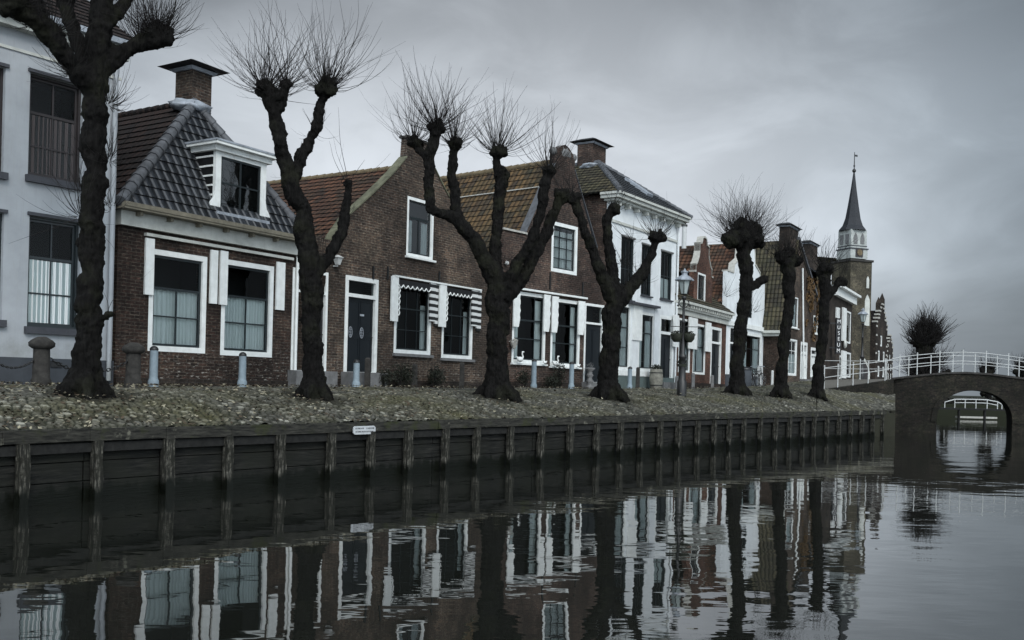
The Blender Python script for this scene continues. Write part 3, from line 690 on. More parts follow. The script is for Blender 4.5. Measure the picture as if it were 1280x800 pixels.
# ================================================================== HOUSE 2 : brick house with hipped grey roof and dormer
h = House('brick_house', SEG[1], 'dark red brick house with steep grey hipped roof, white dormer and two curtained windows', back=8.5)
W = h.W
for r in ((187.5, 310, 256.5, 442), (278, 323, 340, 447)):
    h.window(h.rect(*r), fw=.13, sw=.06, cols=[(.5, 0, .63)], rows=(.33, .64), bar=.035, curtain=.63)
ze = h.L(258, 301)[1]; zg = h.L(258, 283)[1]
h.wall([(0, -.6), (W, -.6), (W, ze+.02), (0, ze+.02)], 'brick_h2'); h.shell(ze+.3, ze+.3, 'brick_h2')
h.part(MB().box(-.0, W+.02, -.045, -.002, -.6, h.L(280, 474.5)[1]), 'plinth', 'brick_dark')
h.part(MB().box(-.02, W+.12, -.13, .26, ze+.022, zg), 'frieze', 'cream')
mb = MB(); zl_ = h.L(185, 294)[1]; mb.box(h.L(180, 290)[0], h.L(364, 330)[0], -.10, -.004, zl_-.03, zl_+.04); h.part(mb, 'blind_rail', 'cream')
mb = MB(); mb.box(-.15, W+.15, -.42, .2, zg+.002, zg+.05); mb.box(-.15, W+.15, -.44, -.30, zg+.052, zg+.15); 
for i in range(7): mb.box(.35+i*.85, .43+i*.85, -.30, -.132, zg-.09, zg)
h.part(mb, 'gutter', 'gutter')
for xl, xr, yt, yb in ((183, 192, 297, 369), (264.5, 271.5, 312, 380), (276.5, 284, 313, 381.5), (347, 355.5, 327, 388)): blind_board(h, xl, xr, yt, yb)
# hipped roof
za = h.L(243, 128, 1.6)[1]; sa = h.L(243, 128, 1.6)[0]; zo = zg+.13
FL, FR, AP, BL, BR, AB = (-.18, -.30, zo), (W+.18, -.30, zo), (sa, 1.6, za), (-.18, 8.7, zo), (W+.18, 8.7, zo), (sa, 8.7, za)
def split(A, B, t_): return tuple(a+(b_-a)*t_ for a, b_ in zip(A, B))
mb = MB(); roof_plane(mb, [FL, FR, AP]); 
rf = h.part(mb, 'roof', 'tile_grey')
mb = MB(); roof_plane(mb, [BL, FL, AP, AB]); roof_plane(mb, [FR, BR, AB, AP]); h.part(mb, 'side_roof', 'tile_darkred', rf)
M['ridge_grey'] = paint('pale grey ridge tile', (.11, .115, .125), .6, .4, 5); M['ridge_ochre'] = paint('ochre ridge tile', (.17, .13, .075), .8, .4, 5)
mb = MB(); ridge(mb, FL, AP, .13); ridge(mb, FR, AP, .11); h.part(mb, 'hip_tiles', 'ridge_grey', rf)
mb = MB(); ridge(mb, AP, AB, .10); h.part(mb, 'ridge_tiles', 'tile_darkred', rf)
mb = MB(); mb.ball((sa+.02, 1.75, za-.12), .55, 3, (1.0, .8, .36), .4); h.part(mb, 'lead_flashing', 'lead', rf)
c0 = h.L(220, 124, 1.75)[0]; c1 = h.L(259, 128, 1.75)[0]; zt = h.L(240, 88, 1.75)[1]
chimney(h, c0+.42, c1+.05, 1.65, 2.30, za-.6, zt, 'brick_h3', over=.34)
# dormer
d0_ = -.10; s0, zt_ = h.L(270.5, 188, d0_); s1 = h.L(332, 260, d0_)[0]; zb_ = h.L(300, 270, d0_)[1]
slope = lambda z: -.30+(z-zo)/(za-zo)*1.9
W2 = h.rect(277, 195, 325, 270, d0_)
sv = h.holes; h.holes = []
dm = h.part(MB().prism([(s0, zb_), (s1, zb_), (s1, zt_), (s0, zt_)], d0_, d0_+.10, [[(W2[0], W2[2]), (W2[1], W2[2]), (W2[1], W2[3]), (W2[0], W2[3])]]), 'dormer', 'white')
yb_ = slope(zt_)+.1
for x in (s0, s1-.05):
    mb = MB(); mb.add([(xx, y, z) for xx in (x, x+.05) for y, z in ((d0_+.1, zb_), (d0_+.1, zt_), (yb_, zt_))], [(0, 1, 2), (5, 4, 3), (0, 3, 4, 1), (1, 4, 5, 2), (2, 5, 3, 0)]); h.part(mb, 'dormer_cheek', 'blackpaint', dm)
for i in range(6):
    z = zb_+(zt_-zb_)*(i+.6)/6.2; ye = slope(z)+.05
    for x in (s0-.03, s1+.005): h.part(MB().box(x, x+.025, d0_+.1, max(d0_+.14, ye), z, z+.045), 'cheek_slat', 'white', dm)
mb = MB(); mb.box(s0-.10, s1+.10, d0_-.10, yb_+.25, zt_+.002, zt_+.13); mb.box(s0-.20, s1+.20, d0_-.24, yb_+.3, zt_+.132, zt_+.20); h.part(mb, 'dormer_cornice', 'white', dm)
h.part(MB().box(s0-.22, s1+.22, d0_-.26, yb_+.35, zt_+.202, zt_+.25), 'dormer_roof', 'lead', dm)
h.part(MB().prism([(s0-.02, zb_-.28), (s1+.15, zb_-.28), (s1+.05, zb_-.002), (s0-.02, zb_-.002)], d0_-.10, d0_+.02), 'dormer_flashing', 'lead', dm)
for sgn, x in ((-1, s0), (1, s1)):   # scroll brackets
    o = [(x, zb_), (x+sgn*.16, zb_), (x+sgn*.17, zb_+.10), (x+sgn*.12, zb_+.22), (x+sgn*.04, zb_+.32), (x, zb_+.50)]
    if sgn < 0: o.reverse()
    h.part(MB().prism(o, d0_, d0_+.06), 'dormer_scroll', 'white', dm)
a, b_, c, d = W2
mb = MB(); mb.prism([(a, c), (b_, c), (b_, d), (a, d)], d0_+.02, d0_+.07, [[(a+.05, c+.05), (b_-.05, c+.05), (b_-.05, d-.05), (a+.05, d-.05)]]); mb.box((a+b_)/2-.02, (a+b_)/2+.02, d0_+.025, d0_+.065, c+.05, d-.05); mb.box(a+.05, b_-.05, d0_+.03, d0_+.06, (c+d)/2-.02, (c+d)/2+.02)
h.part(mb, 'dormer_sash', 'greensash', dm)
h.part(MB().add([(a, d0_+.045, c), (b_, d0_+.045, c), (b_, d0_+.045, d), (a, d0_+.045, d)], [(0, 1, 2, 3)]), 'dormer_pane', 'glass_sky', dm)
h.part(MB().box(a-.01, b_+.01, d0_+.080, d0_+.099, c-.01, d+.01), 'dormer_dark_panel', 'room', dm)  # added opaque dark panel standing in for the unlit space behind the pane
h.holes = sv
xd = h.L(366, 400)[0]; h.part(MB().tube([(W-.04, -.08, ze), (W-.04, -.08, .15)], .045, 8), 'downpipe', 'white')
H2 = h
# ================================================================== HOUSE 3 : brown brick gable with striped blinds
h = House('gabled_brick_house', SEG[2], 'brown brick gabled house with two windows under black and white scalloped blinds', back=9)
W = h.W
h.window(h.rect(509.5, 244.5, 541, 326), fw=.10, sash='greensash', cols=[(.5, 0, .66)], rows=(.68,), curtain=.64, cur2=.3, bar=.05, sill='white', glass='glass_sky')
for r in ((494, 352, 538, 444), (553.5, 362, 590, 449.5)):
    h.window(h.rect(*r), fw=.12, cols=3, rows=(.32, .66), curtain=.75, cur2=.12, sill='stone_sill', sillh=.09)
dr = h.door(h.rect(432, 343.5, 470, 466), fw=.13, tr=.20, panels=2)
h.door(h.rect(366, 334, 407, 464), fw=.09, tr=.22, leaf='blackpaint')
s_, z_ = h.L(439.5, 415); s2_, z2_ = h.L(453.5, 416)
mb = MB()
for x in (s_, s2_):
    for k in range(16):
        t0, t1 = 2*math.pi*k/16, 2*math.pi*(k+1)/16; mb.tube([(x+.075*math.cos(t0), .045, z_+.16*math.sin(t0)), (x+.075*math.cos(t1), .045, z_+.16*math.sin(t1))], .010, 5)
    for k in (-.08, 0, .08): mb.tube([(x-.06, .045, z_+k), (x+.06, .045, z_+k)], .008, 5)
    mb.tube([(x, .045, z_-.15), (x, .045, z_+.15)], .008, 5)
h.part(mb, 'door_grille', 'lead', dr)
sx, zx = h.L(454, 394); h.part(MB().box(sx-.09, sx+.09, .04, .053, zx-.03, zx+.03), 'letter_plate', 'lead', dr)
sl0, zl0 = h.L(414, 296); 
pts = [h.L(435, 270), h.L(466, 242), h.L(492, 216), h.L(508, 197), h.L(510, 172)]
tr_ = h.L(541, 183); ztop = tr_[1]*.5+pts[-1][1]*.5
cx = (pts[-1][0]+tr_[0])/2; zs = zl0-.1
Lp = [(sl0, zs)]+[(p[0], p[1]) for p in pts[:-1]]+[(pts[-1][0], ztop)]
s_e = 2*cx-sl0; s_e = min(s_e, W)
Rp = [(2*cx-p[0], p[1]) for p in reversed(Lp)]
Rp = [(min(a, W), b_) for a, b_ in Rp]
outl = [(0, -.6), (W, -.6), (W, zs-1.2), (W, Rp[-1][1])]+list(reversed(Rp[:-1]))+list(reversed(Lp))
ol = [(0, -.6), (W, -.6), (W, zs)]+[p for p in reversed(Rp[:-1])]+[p for p in reversed(Lp)]+[(0, zs)]
h.wall(ol, 'brick_h3')
zr3 = h.L(503, 204, .3)[1]
h.shell(zs-.05, zs-.05, 'brick_h3', top=(cx, zr3-.25))
M['coping3'] = paint('mossy gable coping', (.15, .15, .10), .9, .5, 3)
for pp in (Lp[:-1], Rp[1:]):
    mb = MB()
    for p, q in zip(pp, pp[1:]): mb.add([(a+o, y, b_+z) for (a, b_) in (p, q) for o, z in ((0, 0), (0, .05)) for y in (-.04, .30)], [(0, 1, 5, 4), (2, 6, 7, 3), (0, 4, 6, 2), (1, 3, 7, 5), (0, 2, 3, 1), (4, 5, 7, 6)])
    h.part(mb, 'gable_coping', 'coping3')
mb = MB(); mb.box(Lp[-1][0]-.05, Rp[0][0]+.05, -.05, .32, ztop+.002, ztop+.07); h.part(mb, 'gable_cap', 'darkstone')
mb = MB(); zr3 = h.L(503, 204, .3)[1]
roof_plane(mb, [(sl0-.25, .27, zs-.12), (cx, .27, zr3), (cx, 9.2, zr3), (sl0-.25, 9.2, zs-.12)]); roof_plane(mb, [(W+.05, .27, zs), (cx, .27, zr3), (cx, 9.2, zr3), (W+.05, 9.2, zs)])
rf = h.part(mb, 'roof', 'tile_red'); mb = MB(); ridge(mb, (cx, .3, zr3), (cx, 9.2, zr3), .10); h.part(mb, 'ridge_tiles', 'ridge_ochre', rf)
mb = MB(); mb.box(h.L(490, 344)[0], h.L(598, 362)[0], -.16, -.004, h.L(543, 354)[1]-.02, h.L(543, 354)[1]+.03); h.part(mb, 'blind_rail', 'white')
for xl, xr, yt, yb in ((490.5, 497.5, 345, 402), (550.5, 557.5, 355, 409)): blind_board(h, xl, xr, yt, yb, d=-.14)
for xl, xr, yt, yb in ((538.5, 544, 353, 402), (545, 549.3, 354, 408), (591, 596.5, 361, 408), (597, 601, 362, 414)): blind_board(h, xl, xr, yt, yb, 'stripe', d=-.13 if xl not in (545, 597) else -.06, name='striped_board')
for x0, x1 in ((498, 538), (558, 590)):
    s0, z1 = h.L(x0, 349 if x0 < 520 else 359, -.13); s1 = h.L(x1, 360, -.13)[0]; n = 7; 
    top = [(s0, z1), (s1, z1)]; bot = []
    for i in range(n*6+1): t_ = i/(n*6); bot.append((s0+(s1-s0)*t_, z1-.20-.09*abs(math.sin(t_*n*math.pi))))
    h.part(MB().prism(bot+list(reversed(top)), -.13, -.10), 'scalloped_valance', 'blackpaint')
    mb = MB()
    pts2 = [(s0+(s1-s0)*i/(n*6), -.145, z1-.16-.09*abs(math.sin(i/6*math.pi))) for i in range(n*6+1)]
    mb.tube(pts2, .022, 5); h.part(mb, 'valance_trim', 'white')
    mb = MB(); pts2 = [(s0+.03+.05*abs(math.sin(i/6*math.pi)), -.145, z1-.25-i*.029) for i in range(31)]; mb.tube(pts2, .020, 5); h.part(mb, 'side_trim', 'white')
mb = MB(); mb.box(h.L(534, 400)[0]-.05, h.L(534, 400)[0], -.05, -.01, h.L(531, 440)[1], h.L(531, 352)[1]); 
h.part(MB().box(0, W, -.03, -.002, -.6, .22), 'plinth', 'brick_dark'); h.part(MB().box(-.0, sl0+.1, .262, 9, zs-.3, zs-.02), 'flat_roof', 'lead')
for x, y in ((484, 341), (548.5, 347), (466, 341)):
    s_, z_ = h.L(x, y); h.part(MB().box(s_-.03, s_+.03, -.04, -.002, z_-.2, z_+.2), 'wall_anchor', 'iron')
s_, z_ = h.L(611, 329); h.part(MB().ball((s_, -.12, z_), .07, 2), 'globe_lamp', 'whitemetal')
mb = MB(); s_ = h.L(610, 415)[0]; mb.tube([(s_, -.07, h.L(610, 425)[1]), (s_, -.07, h.L(610, 404)[1])], .04, 8); h.part(mb, 'white_pipe', 'white')
s_, z_ = h.L(417, 326); mb = MB(); mb.frustum(s_, -.16, z_-.12, z_+.08, .05, .05, .10, .10); mb.frustum(s_, -.16, z_+.08, z_+.16, .13, .13, .02, .02); mb.box(s_-.02, s_+.02, -.16, -.0, z_-.17, z_-.13); h.part(mb, 'wall_lantern', 'whitemetal')
H3 = h
# ================================================================== HOUSE 4 : purple brick gable
h = House('shoulder_gabled_house', SEG[3], 'purplish brick gabled house with mossy ochre roof and swan ornaments on its sills', back=11)
W = h.W
h.window(h.rect(690.2, 276, 721, 344.5), fw=.14, cols=3, rows=(.25, .5, .75), curtain=.9, bar=.028, glass='glass_sky')
for r in ((641.5, 363, 681, 455.5), (689.5, 372, 724, 459.5)):
    h.window(h.rect(*r), fw=.13, cols=[(.72, 0, 1)], rows=(.33, .62), curtain=.95, cur2=.22, bar=.04, sill='white')
h.door(h.rect(731, 378.5, 752.5, 478), fw=.10, tr=.25, panels=1)
a0 = h.L(629.5, 289); a1 = h.L(657, 293); a2 = h.L(690, 214); a3 = h.L(694, 190); a4 = h.L(719, 194); a5 = h.L(754, 290)
zsh = (a0[1]+a1[1])/2; cx = (a3[0]+a4[0])/2; sl = a1[0]
s0_ = a0[0]; zn = (a2[1]+a3[1])/2-.1; hw = cx-a3[0]
orn = [(cx+hw, zn), (cx+hw, a3[1]), (cx+hw*.75, a3[1]+.16), (cx+hw*.35, a3[1]+.34), (cx, a3[1]+.42), (cx-hw*.35, a3[1]+.34), (cx-hw*.75, a3[1]+.16), (cx-hw, a3[1]), (cx-hw, zn)]
s_r = min(2*cx-sl, W)
ol = [(.15, -.6), (W, -.6), (W, zsh-.2), (s_r-.0, zsh-.2+.001)] if s_r < W-.01 else [(.15, -.6), (W, -.6), (W, zsh)]
ol += orn+[(sl, zsh+.02), (sl-.02, zsh), (s0_, zsh), (s0_, zsh-.6), (.15, zsh-.6)]
h.wall(ol, 'brick_h4')
h.part(MB().box(s0_-.06, sl+.05, -.06, .30, zsh+.03, zsh+.10), 'shoulder_cap', 'palestone')
mb = MB()
for sg_ in (1, -1):
    p, q = (cx-sg_*hw, zn), (cx-sg_*(cx-sl), zsh+.1)
    if q[0] > W: continue
    mb.add([(a, y, b_+z) for (a, b_) in (p, q) for z in (0, .06) for y in (-.03, .30)], [(0, 1, 5, 4), (2, 6, 7, 3), (0, 4, 6, 2), (1, 3, 7, 5), (0, 2, 3, 1), (4, 5, 7, 6)])
h.part(mb, 'gable_coping', 'ridge_grey')
mb = MB(); mb.ball((cx, .1, a3[1]+.1), .42, 3, (1, .35, .6), .5); mb.ball((cx-hw, .1, a3[1]+.05), .16, 2); mb.ball((cx+hw, .1, a3[1]+.05), .16, 2); h.part(mb, 'gable_ornament', 'stone_sill')
zr4 = h.L(690, 199, .3)[1]; zs4 = zsh-.12-(zr4-zsh+.12)*(sl+.25)/(cx-sl)
h.shell(zs4, zs4, 'brick_h4', s0=.0, top=(cx, zr4-.2)); mb = MB(); roof_plane(mb, [(-.25, .27, zs4-.1), (cx, .27, zr4), (cx, 11.2, zr4), (-.25, 11.2, zs4-.1)]); roof_plane(mb, [(W-.02, .27, zs4+1.2), (cx, .27, zr4), (cx, 11.2, zr4), (W-.02, 11.2, zs4+1.2)])
rf = h.part(mb, 'roof', 'tile_ochre'); mb = MB(); ridge(mb, (cx, .3, zr4), (cx, 11.2, zr4), .12); h.part(mb, 'ridge_tiles', 'ridge_ochre', rf)
zw = h.L(640, 214, 5)[1]
t_ = .80; wl = (-.25+(cx+.25)*t_, zs4-.1+(zr4-zs4+.1)*t_); h.part(MB().tube([(wl[0]-.04, .5, wl[1]+.09), (wl[0]-.04, 11, wl[1]+.09)], .025, 6), 'roof_batten', 'palestone', rf)
mb = MB(); zl_ = h.L(691, 367.5)[1]; mb.box(h.L(651.8, 360)[0]-.5, h.L(731, 374)[0], -.15, -.004, zl_-.03, zl_+.04); h.part(mb, 'blind_rail', 'white')
for xl, xr, yt, yb, sd_ in ((643, 650.5, 366, 409, 'R'), (681, 688, 368, 415, 'R'), (691, 698, 370, 416, 'R'), (724, 731, 376, 419, 'R')): blind_board(h, xl, xr, yt, yb, wavy=4, side=sd_, d=-.12)
for x, y0, y1 in ((687.5, 340, 362), (728, 353, 372)): s_, _ = h.L(x, y0); h.part(MB().box(s_-.035, s_+.035, -.04, -.002, h.L(x, y1)[1], h.L(x, y0)[1]), 'wall_anchor', 'iron')
h.part(MB().box(.16, W, -.03, -.002, -.6, .2), 'plinth', 'brick_dark')
s_, z_ = h.L(630.5, 329); h.part(MB().ball((s_, -.12, z_), .08, 2), 'globe_lamp', 'whitemetal')
H4 = h
# ================================================================== HOUSE 5 : white two-storey house with hipped roof
h = House('white_two_storey_house', SEG[4], 'white two storey house with grey hipped roof and green grey plinth beside the lamp', back=9)
W = h.W
h.window(h.rect(777, 295, 791, 376), fw=.03, frame='greensash', cols=2, rows=(.5,), rec=.06, curtain=.0, bar=.04, sill='darksill', lintel='stone_sill')
h.window(h.rect(802.5, 305, 813.5, 371), fw=.03, frame='greensash', cols=2, rows=(.5,), rec=.06, bar=.04, sill='darksill', lintel='stone_sill')
h.window(h.rect(826.5, 313.5, 839, 376), fw=.03, frame='greensash', cols=2, rows=(.5,), rec=.06, curtain=.45, bar=.04, sill='darksill', lintel='stone_sill')
h.window(h.rect(766, 378, 787, 462), fw=.10, cols=1, rows=(.33, .66), curtain=.9, cur2=.3, bar=.03)
h.window(h.rect(799, 389, 817, 464.5), fw=.12, cols=1, rows=(.66,), curtain=.9, cur2=.35, bar=.03)
h.door(h.rect(824.5, 393.5, 840, 478), fw=.16, tr=.26, panels=1)
ze = h.L(805, 289)[1]; zt_ = h.L(820, 271)[1]
h.wall([(0, -.6), (W, -.6), (W, zt_), (0, zt_)], 'plaster')
h.shell(zt_+.33, zt_+.33, 'brick_h4')
h.part(MB().box(0, W+.02, -.03, -.002, -.6, h.L(805, 471)[1]), 'plinth', 'greenplinth')
h.part(MB().box(0.01, h.L(822, 470)[0], -.05, -.003, h.L(805, 470.5)[1], h.L(805, 464)[1]), 'sill_band', 'white')
mb = MB(); mb.box(-.03, W+.03, -.06, -.002, ze-.05, ze+.06); mb.box(-.2, W+.2, -.30, .3, zt_+.0, zt_+.10); mb.box(-.32, W+.32, -.46, .4, zt_+.102, zt_+.24); mb.box(-.38, W+.38, -.56, .4, zt_+.242, zt_+.34)
for i in range(8): x = .2+i*(W-.5)/7; mb.box(x, x+.14, -.26, -.003, zt_-.16, zt_-.002)
h.part(mb, 'cornice', 'cream')
zo = zt_+.35; zp5 = 2.2; sa, za = h.L(748, 203, 2.2); 
FL, FR, AP, BL, BR, AB = (-.36, -.54, zo), (W+.36, -.54, zo), (sa, 2.2, za), (-.36, 9.2, zo), (W+.36, 9.2, zo), (sa, 9.2, za)
mb = MB(); roof_plane(mb, [FL, FR, AP]); rf = h.part(mb, 'roof', 'tile_grey')
mb = MB(); roof_plane(mb, [BL, FL, AP, AB]); roof_plane(mb, [FR, BR, AB, AP]); h.part(mb, 'side_roof', 'tile_green', rf)
mb = MB(); ridge(mb, FL, AP, .12); ridge(mb, FR, AP, .10); ridge(mb, AP, AB, .10); h.part(mb, 'hip_tiles', 'ridge_grey', rf)
pA = Vector(FL).lerp(Vector(FR), .62).lerp(Vector(AP), .28); up = (Vector(AP)-Vector(FL).lerp(Vector(FR), .5)).normalized(); al = (Vector(FR)-Vector(FL)).normalized(); nn = al.cross(up)
nn = nn if nn.z > 0 else -nn
mb = MB(); q = [pA+al*x+up*y for x, y in ((-.3, -.1), (.3, -.1), (.3, 1.2), (-.3, 1.2))]; mb.add([p+nn*.12 for p in q]+[p-nn*.05 for p in q], [(0, 1, 2, 3), (0, 4, 5, 1), (1, 5, 6, 2), (2, 6, 7, 3), (3, 7, 4, 0)]); h.part(mb, 'skylight', 'lead', rf)
cL = h.L(729, 200, 2.4)[0]; cR = h.L(757, 205, 2.4)[0]
chimney(h, cL+.85, cR+.0, 2.4, 3.2, za-.7, h.L(746, 181, 2.4)[1], 'brick_h4', over=.30)
h.part(MB().ball((sa, 2.5, za-.2), .6, 3, (1.1, .9, .3), .3), 'lead_flashing', 'lead', rf)
mb = MB(); blind_board(h, 792.5, 802.5, 381, 426); s0, z1 = h.L(790, 376, -.2); s1 = h.L(825, 386, -.2)[0]; h.part(MB().box(s0, s1, -.24, -.004, z1-.12, z1-.02), 'blind_hood', 'darksill')
h.part(MB().box(h.L(817, 400)[0]+.02, h.L(824, 400)[0]-.02, -.045, -.002, h.L(820, 464)[1], z1-.13), 'pilaster', 'plaster')
h.part(MB().tube([(W-.06, -.09, zt_-.1), (W-.06, -.09, .1)], .05, 8), 'downpipe', 'plaster')
H5 = h
# flue behind house 5
fp = P(854.5, 325, 57); fl = empty('metal_flue', (fp.x, fp.y, 2.0), label='thin white flue pipe with a dark cowl rising past the white house corner', cat='flue pipe')
z = P(854.5, 283, 57).z; MB().tube([(0, 0, 0), (0, 0, z-2)], .14, 10).build('pipe', 'whitemetal', fl); mb = MB(); mb.lathe((0, 0, z-2), [(.18, 0), (.18, .1), (.10, .12), (.10, .3), (.26, .32), (.26, .42), (.02, .5)], 10); mb.build('cowl', 'iron', fl)
# ================================================================== HOUSE 6 : low red brick with cornice and gabled dormer
h = House('low_red_brick_house', SEG[5], 'low red brick house with a long white cornice and a small stepped brick attic gable', back=7)
W = h.W
h.window(h.rect(849, 397, 862, 466), fw=.10, cols=1, rows=(.6,), bar=.03, curtain=.9, cur2=.3)
h.window(h.rect(867, 403.5, 881, 468.5), fw=.11, cols=1, rows=(.55,), bar=.03, curtain=.95, cur2=.4)
h.door(h.rect(889, 408, 900, 484), fw=.14, tr=.26, panels=2)
zc = h.L(876, 399)[1]; zt_ = h.L(876, 385)[1]
h.wall([(0, -.6), (W, -.6), (W, zc), (0, zc)], 'brick_h6'); h.shell(zt_, zt_, 'brick_h6')
mb = MB(); mb.box(-.05, W+.08, -.12, .27, zc+.002, zc+.25); mb.box(-.05, W+.08, -.22, .27, zc+.252, zt_-.06); mb.box(-.12, W+.2, -.42, .3, zt_-.058, zt_+.06)
for i in range(22): x = .1+i*(W-.3)/21; mb.box(x, x+.13, -.36, -.222, zt_-.22, zt_-.06)
h.part(mb, 'cornice', 'cream')
for xl, xr, yt, yb in ((842.8, 848, 393, 434), (862, 871.5, 396, 437), (883, 888.5, 402.5, 440)): blind_board(h, xl, xr, yt, yb, d=-.12)
mb = MB(); zr = zt_+2.9; roof_plane(mb, [(-.1, -.4, zt_+.07), (W+.1, -.4, zt_+.07), (W+.1, 3.5, zr), (-.1, 3.5, zr)]); roof_plane(mb, [(-.1, 7.3, zt_), (W+.1, 7.3, zt_), (W+.1, 3.5, zr), (-.1, 3.5, zr)]); h.part(mb, 'roof', 'tile_green')
g0 = h.L(866.5, 384, .05); g1 = h.L(889.5, 394, .05); gz = zt_+.1; tp = h.L(878, 296, .05)[1]; gx = (g0[0]+g1[0])/2; gw = (g1[0]-g0[0])/2; hh = tp-gz
st = [(1, 0), (1, .46), (.86, .46), (.86, .56), (.72, .60), (.58, .68), (.50, .76), (.50, .88), (.28, .90), (.2, .98), (0, 1.0)]
o = [(gx+a*gw, gz+b_*hh) for a, b_ in st]+[(gx-a*gw, gz+b_*hh) for a, b_ in reversed(st[:-1])]
sv = h.holes; h.holes = []; wr = h.rect(872.5, 340, 881.5, 379, .05)
gb = h.part(MB().prism(o, .05, .30, [[(wr[0], wr[2]), (wr[1], wr[2]), (wr[1], wr[3]), (wr[0], wr[3])]]), 'attic_gable', 'brick_h6')
mb = MB()
for (a, b_), (c, d) in zip(o[1:-1], o[2:-1]): mb.add([(x, y, z+k) for x, z in ((a, b_), (c, d)) for k in (-.0, .09) for y in (.0, .34)], [(0, 1, 5, 4), (2, 6, 7, 3), (0, 4, 6, 2), (1, 3, 7, 5), (0, 2, 3, 1), (4, 5, 7, 6)])
h.part(mb, 'gable_coping', 'palestone', gb)
h.holes = sv; h.window(wr, fw=.10, cols=2, rows=(.5,), base=.05, name='attic_window', hole=False)
mb = MB(); roof_plane(mb, [(gx-gw, .31, gz+.46*hh), (gx, .31, tp-.5), (gx, 3.4, tp-.5), (gx-gw, 3.4, gz+.46*hh)]); roof_plane(mb, [(gx+gw, .31, gz+.46*hh), (gx, .31, tp-.5), (gx, 3.4, tp-.5), (gx+gw, 3.4, gz+.46*hh)]); h.part(mb, 'gable_roof', 'tile_red', gb)
h.part(MB().box(0, W, -.03, -.002, -.6, .25), 'plinth', 'brick_dark')
H6 = h
# ================================================================== HOUSE 7 : white neck gable
h = House('white_gabled_house', SEG[6], 'white rendered house with a stepped gable top behind the tree beyond the lamp', back=12)
W = h.W
h.door(h.rect(912, 407, 920, 478), fw=.12, tr=.3); h.window(h.rect(929, 415, 950.5, 472), fw=.14, cols=[(.5, 0, 1)], rows=(.66,), curtain=.95, cur2=.3)
h.window(h.rect(926, 360, 940, 398), fw=.05, frame='greensash', cols=2, rows=(.5,), rec=.06, lintel='white')
p = [h.L(904, 337), h.L(921, 347), h.L(922, 305), h.L(931, 298), h.L(941, 308), h.L(941, 345), h.L(947, 350), h.L(948, 357), h.L(956, 362)]
zA, zB, zC, zD = p[0][1], p[2][1], p[3][1]+.4, p[6][1]
k = [(0, zA), (.14, zA), (.16, zA+.5), (.30, zA+.9), (.32, zB), (.42, zC), (.58, zC), (.68, zB), (.70, zA+.9), (.84, zA+.5), (.86, zA), (1, zA)]
h.wall([(0, -.6), (W, -.6)]+[(W*a, z) for a, z in reversed(k)], 'plaster')
mb = MB()
for (a, b_), (c, d) in zip(k, k[1:]):
    a *= W; c *= W; mb.add([(x, y, z+kk) for x, z in ((a, b_), (c, d)) for kk in (.0, .09) for y in (-.05, .33)], [(0, 1, 5, 4), (2, 6, 7, 3), (0, 4, 6, 2), (1, 3, 7, 5), (0, 2, 3, 1), (4, 5, 7, 6)])
h.part(mb, 'gable_coping', 'palestone')
zk = h.L(907, 403)[1]; h.part(MB().box(-.05, W+.05, -.12, -.002, zk-.12, zk+.14), 'string_course', 'white')
h.shell(zA-1.6, zA-1.6, 'brick_dark', top=(W/2, zC-.9)); zr7 = h.L(905, 295, 5)[1]
mb = MB(); roof_plane(mb, [(-.2, .27, zA-1.7), (W/2, .27, zC-.6), (W/2, 12, zC-.6), (-.2, 12, zA-1.7)]); roof_plane(mb, [(W+.2, .27, zA-1.7), (W/2, .27, zC-.6), (W/2, 12, zC-.6), (W+.2, 12, zA-1.7)]); h.part(mb, 'roof', 'tile_red')
h.part(MB().box(0, W, -.03, -.002, -.6, h.L(912, 468)[1]), 'plinth', 'darkplinth')
H7 = h
# ================================================================== HOUSE 8 : brick house standing forward, big chimneys
h = House('forward_brick_house', SEG[7], 'brick house with mossy roof, arched white doors and two capped chimneys, left of the museum', back=9)
W = h.W
h.window(h.rect(986, 423, 995.5, 470), fw=.10, frame='white', sash='white', cols=2, rows=(.35, .7), curtain=.6)
h.door(h.rect(1001, 427, 1008, 474), fw=.2, leaf='white', tr=.3)
h.window(h.rect(990, 370, 997, 411), fw=.08, cols=1, rows=(.5,), curtain=.8, sill='white'); h.window(h.rect(1017, 394, 1022, 418), fw=.10, cols=1, rows=(.5,), curtain=.8, sill='white')
h.door(h.rect(1013.5, 434, 1021, 472), fw=.18, leaf='white', tr=.25)
zS = h.L(985, 412)[1]; apx, apz = h.L(996, 300, 0); zR = h.L(1028, 345)[1]
h.wall([(0, -.6), (W, -.6), (W, zS+1.2), (apx+.5, apz), (apx-.5, apz), (0, zS+.3)], 'brick_h3')
h.shell(zS, zS+1.1, 'brick_h2', top=(apx, apz-.35))
mb = MB(); roof_plane(mb, [(-.35, -.12, zS-.05), (apx, -.12, apz), (apx, 9.2, apz), (-.35, 9.2, zS-.05)]); roof_plane(mb, [(W+.1, -.05, zS+1.25), (apx, -.05, apz), (apx, 9.2, apz), (W+.1, 9.2, zS+1.25)]); h.part(mb, 'roof', 'tile_green')
mb = MB(); mb.box(-.42, -.26, -.15, 9.2, zS-.22, zS-.06); mb.box(-.27, -.02, -.1, 9.2, zS-.40, zS-.16); h.part(mb, 'gutter', 'cream')
mb = MB(); mb.add([(a, y, b_) for (a, b_) in ((apx+.4, apz+.05), (W+.1, zS+1.3)) for y in (-.1, .1)]+[(a, y, b_+.2) for (a, b_) in ((apx+.4, apz+.05), (W+.1, zS+1.3)) for y in (-.1, .1)], [(0, 2, 3, 1), (4, 5, 7, 6), (0, 4, 6, 2), (1, 3, 7, 5), (0, 1, 5, 4), (2, 6, 7, 3)]); h.part(mb, 'gable_coping', 'ridge_grey')
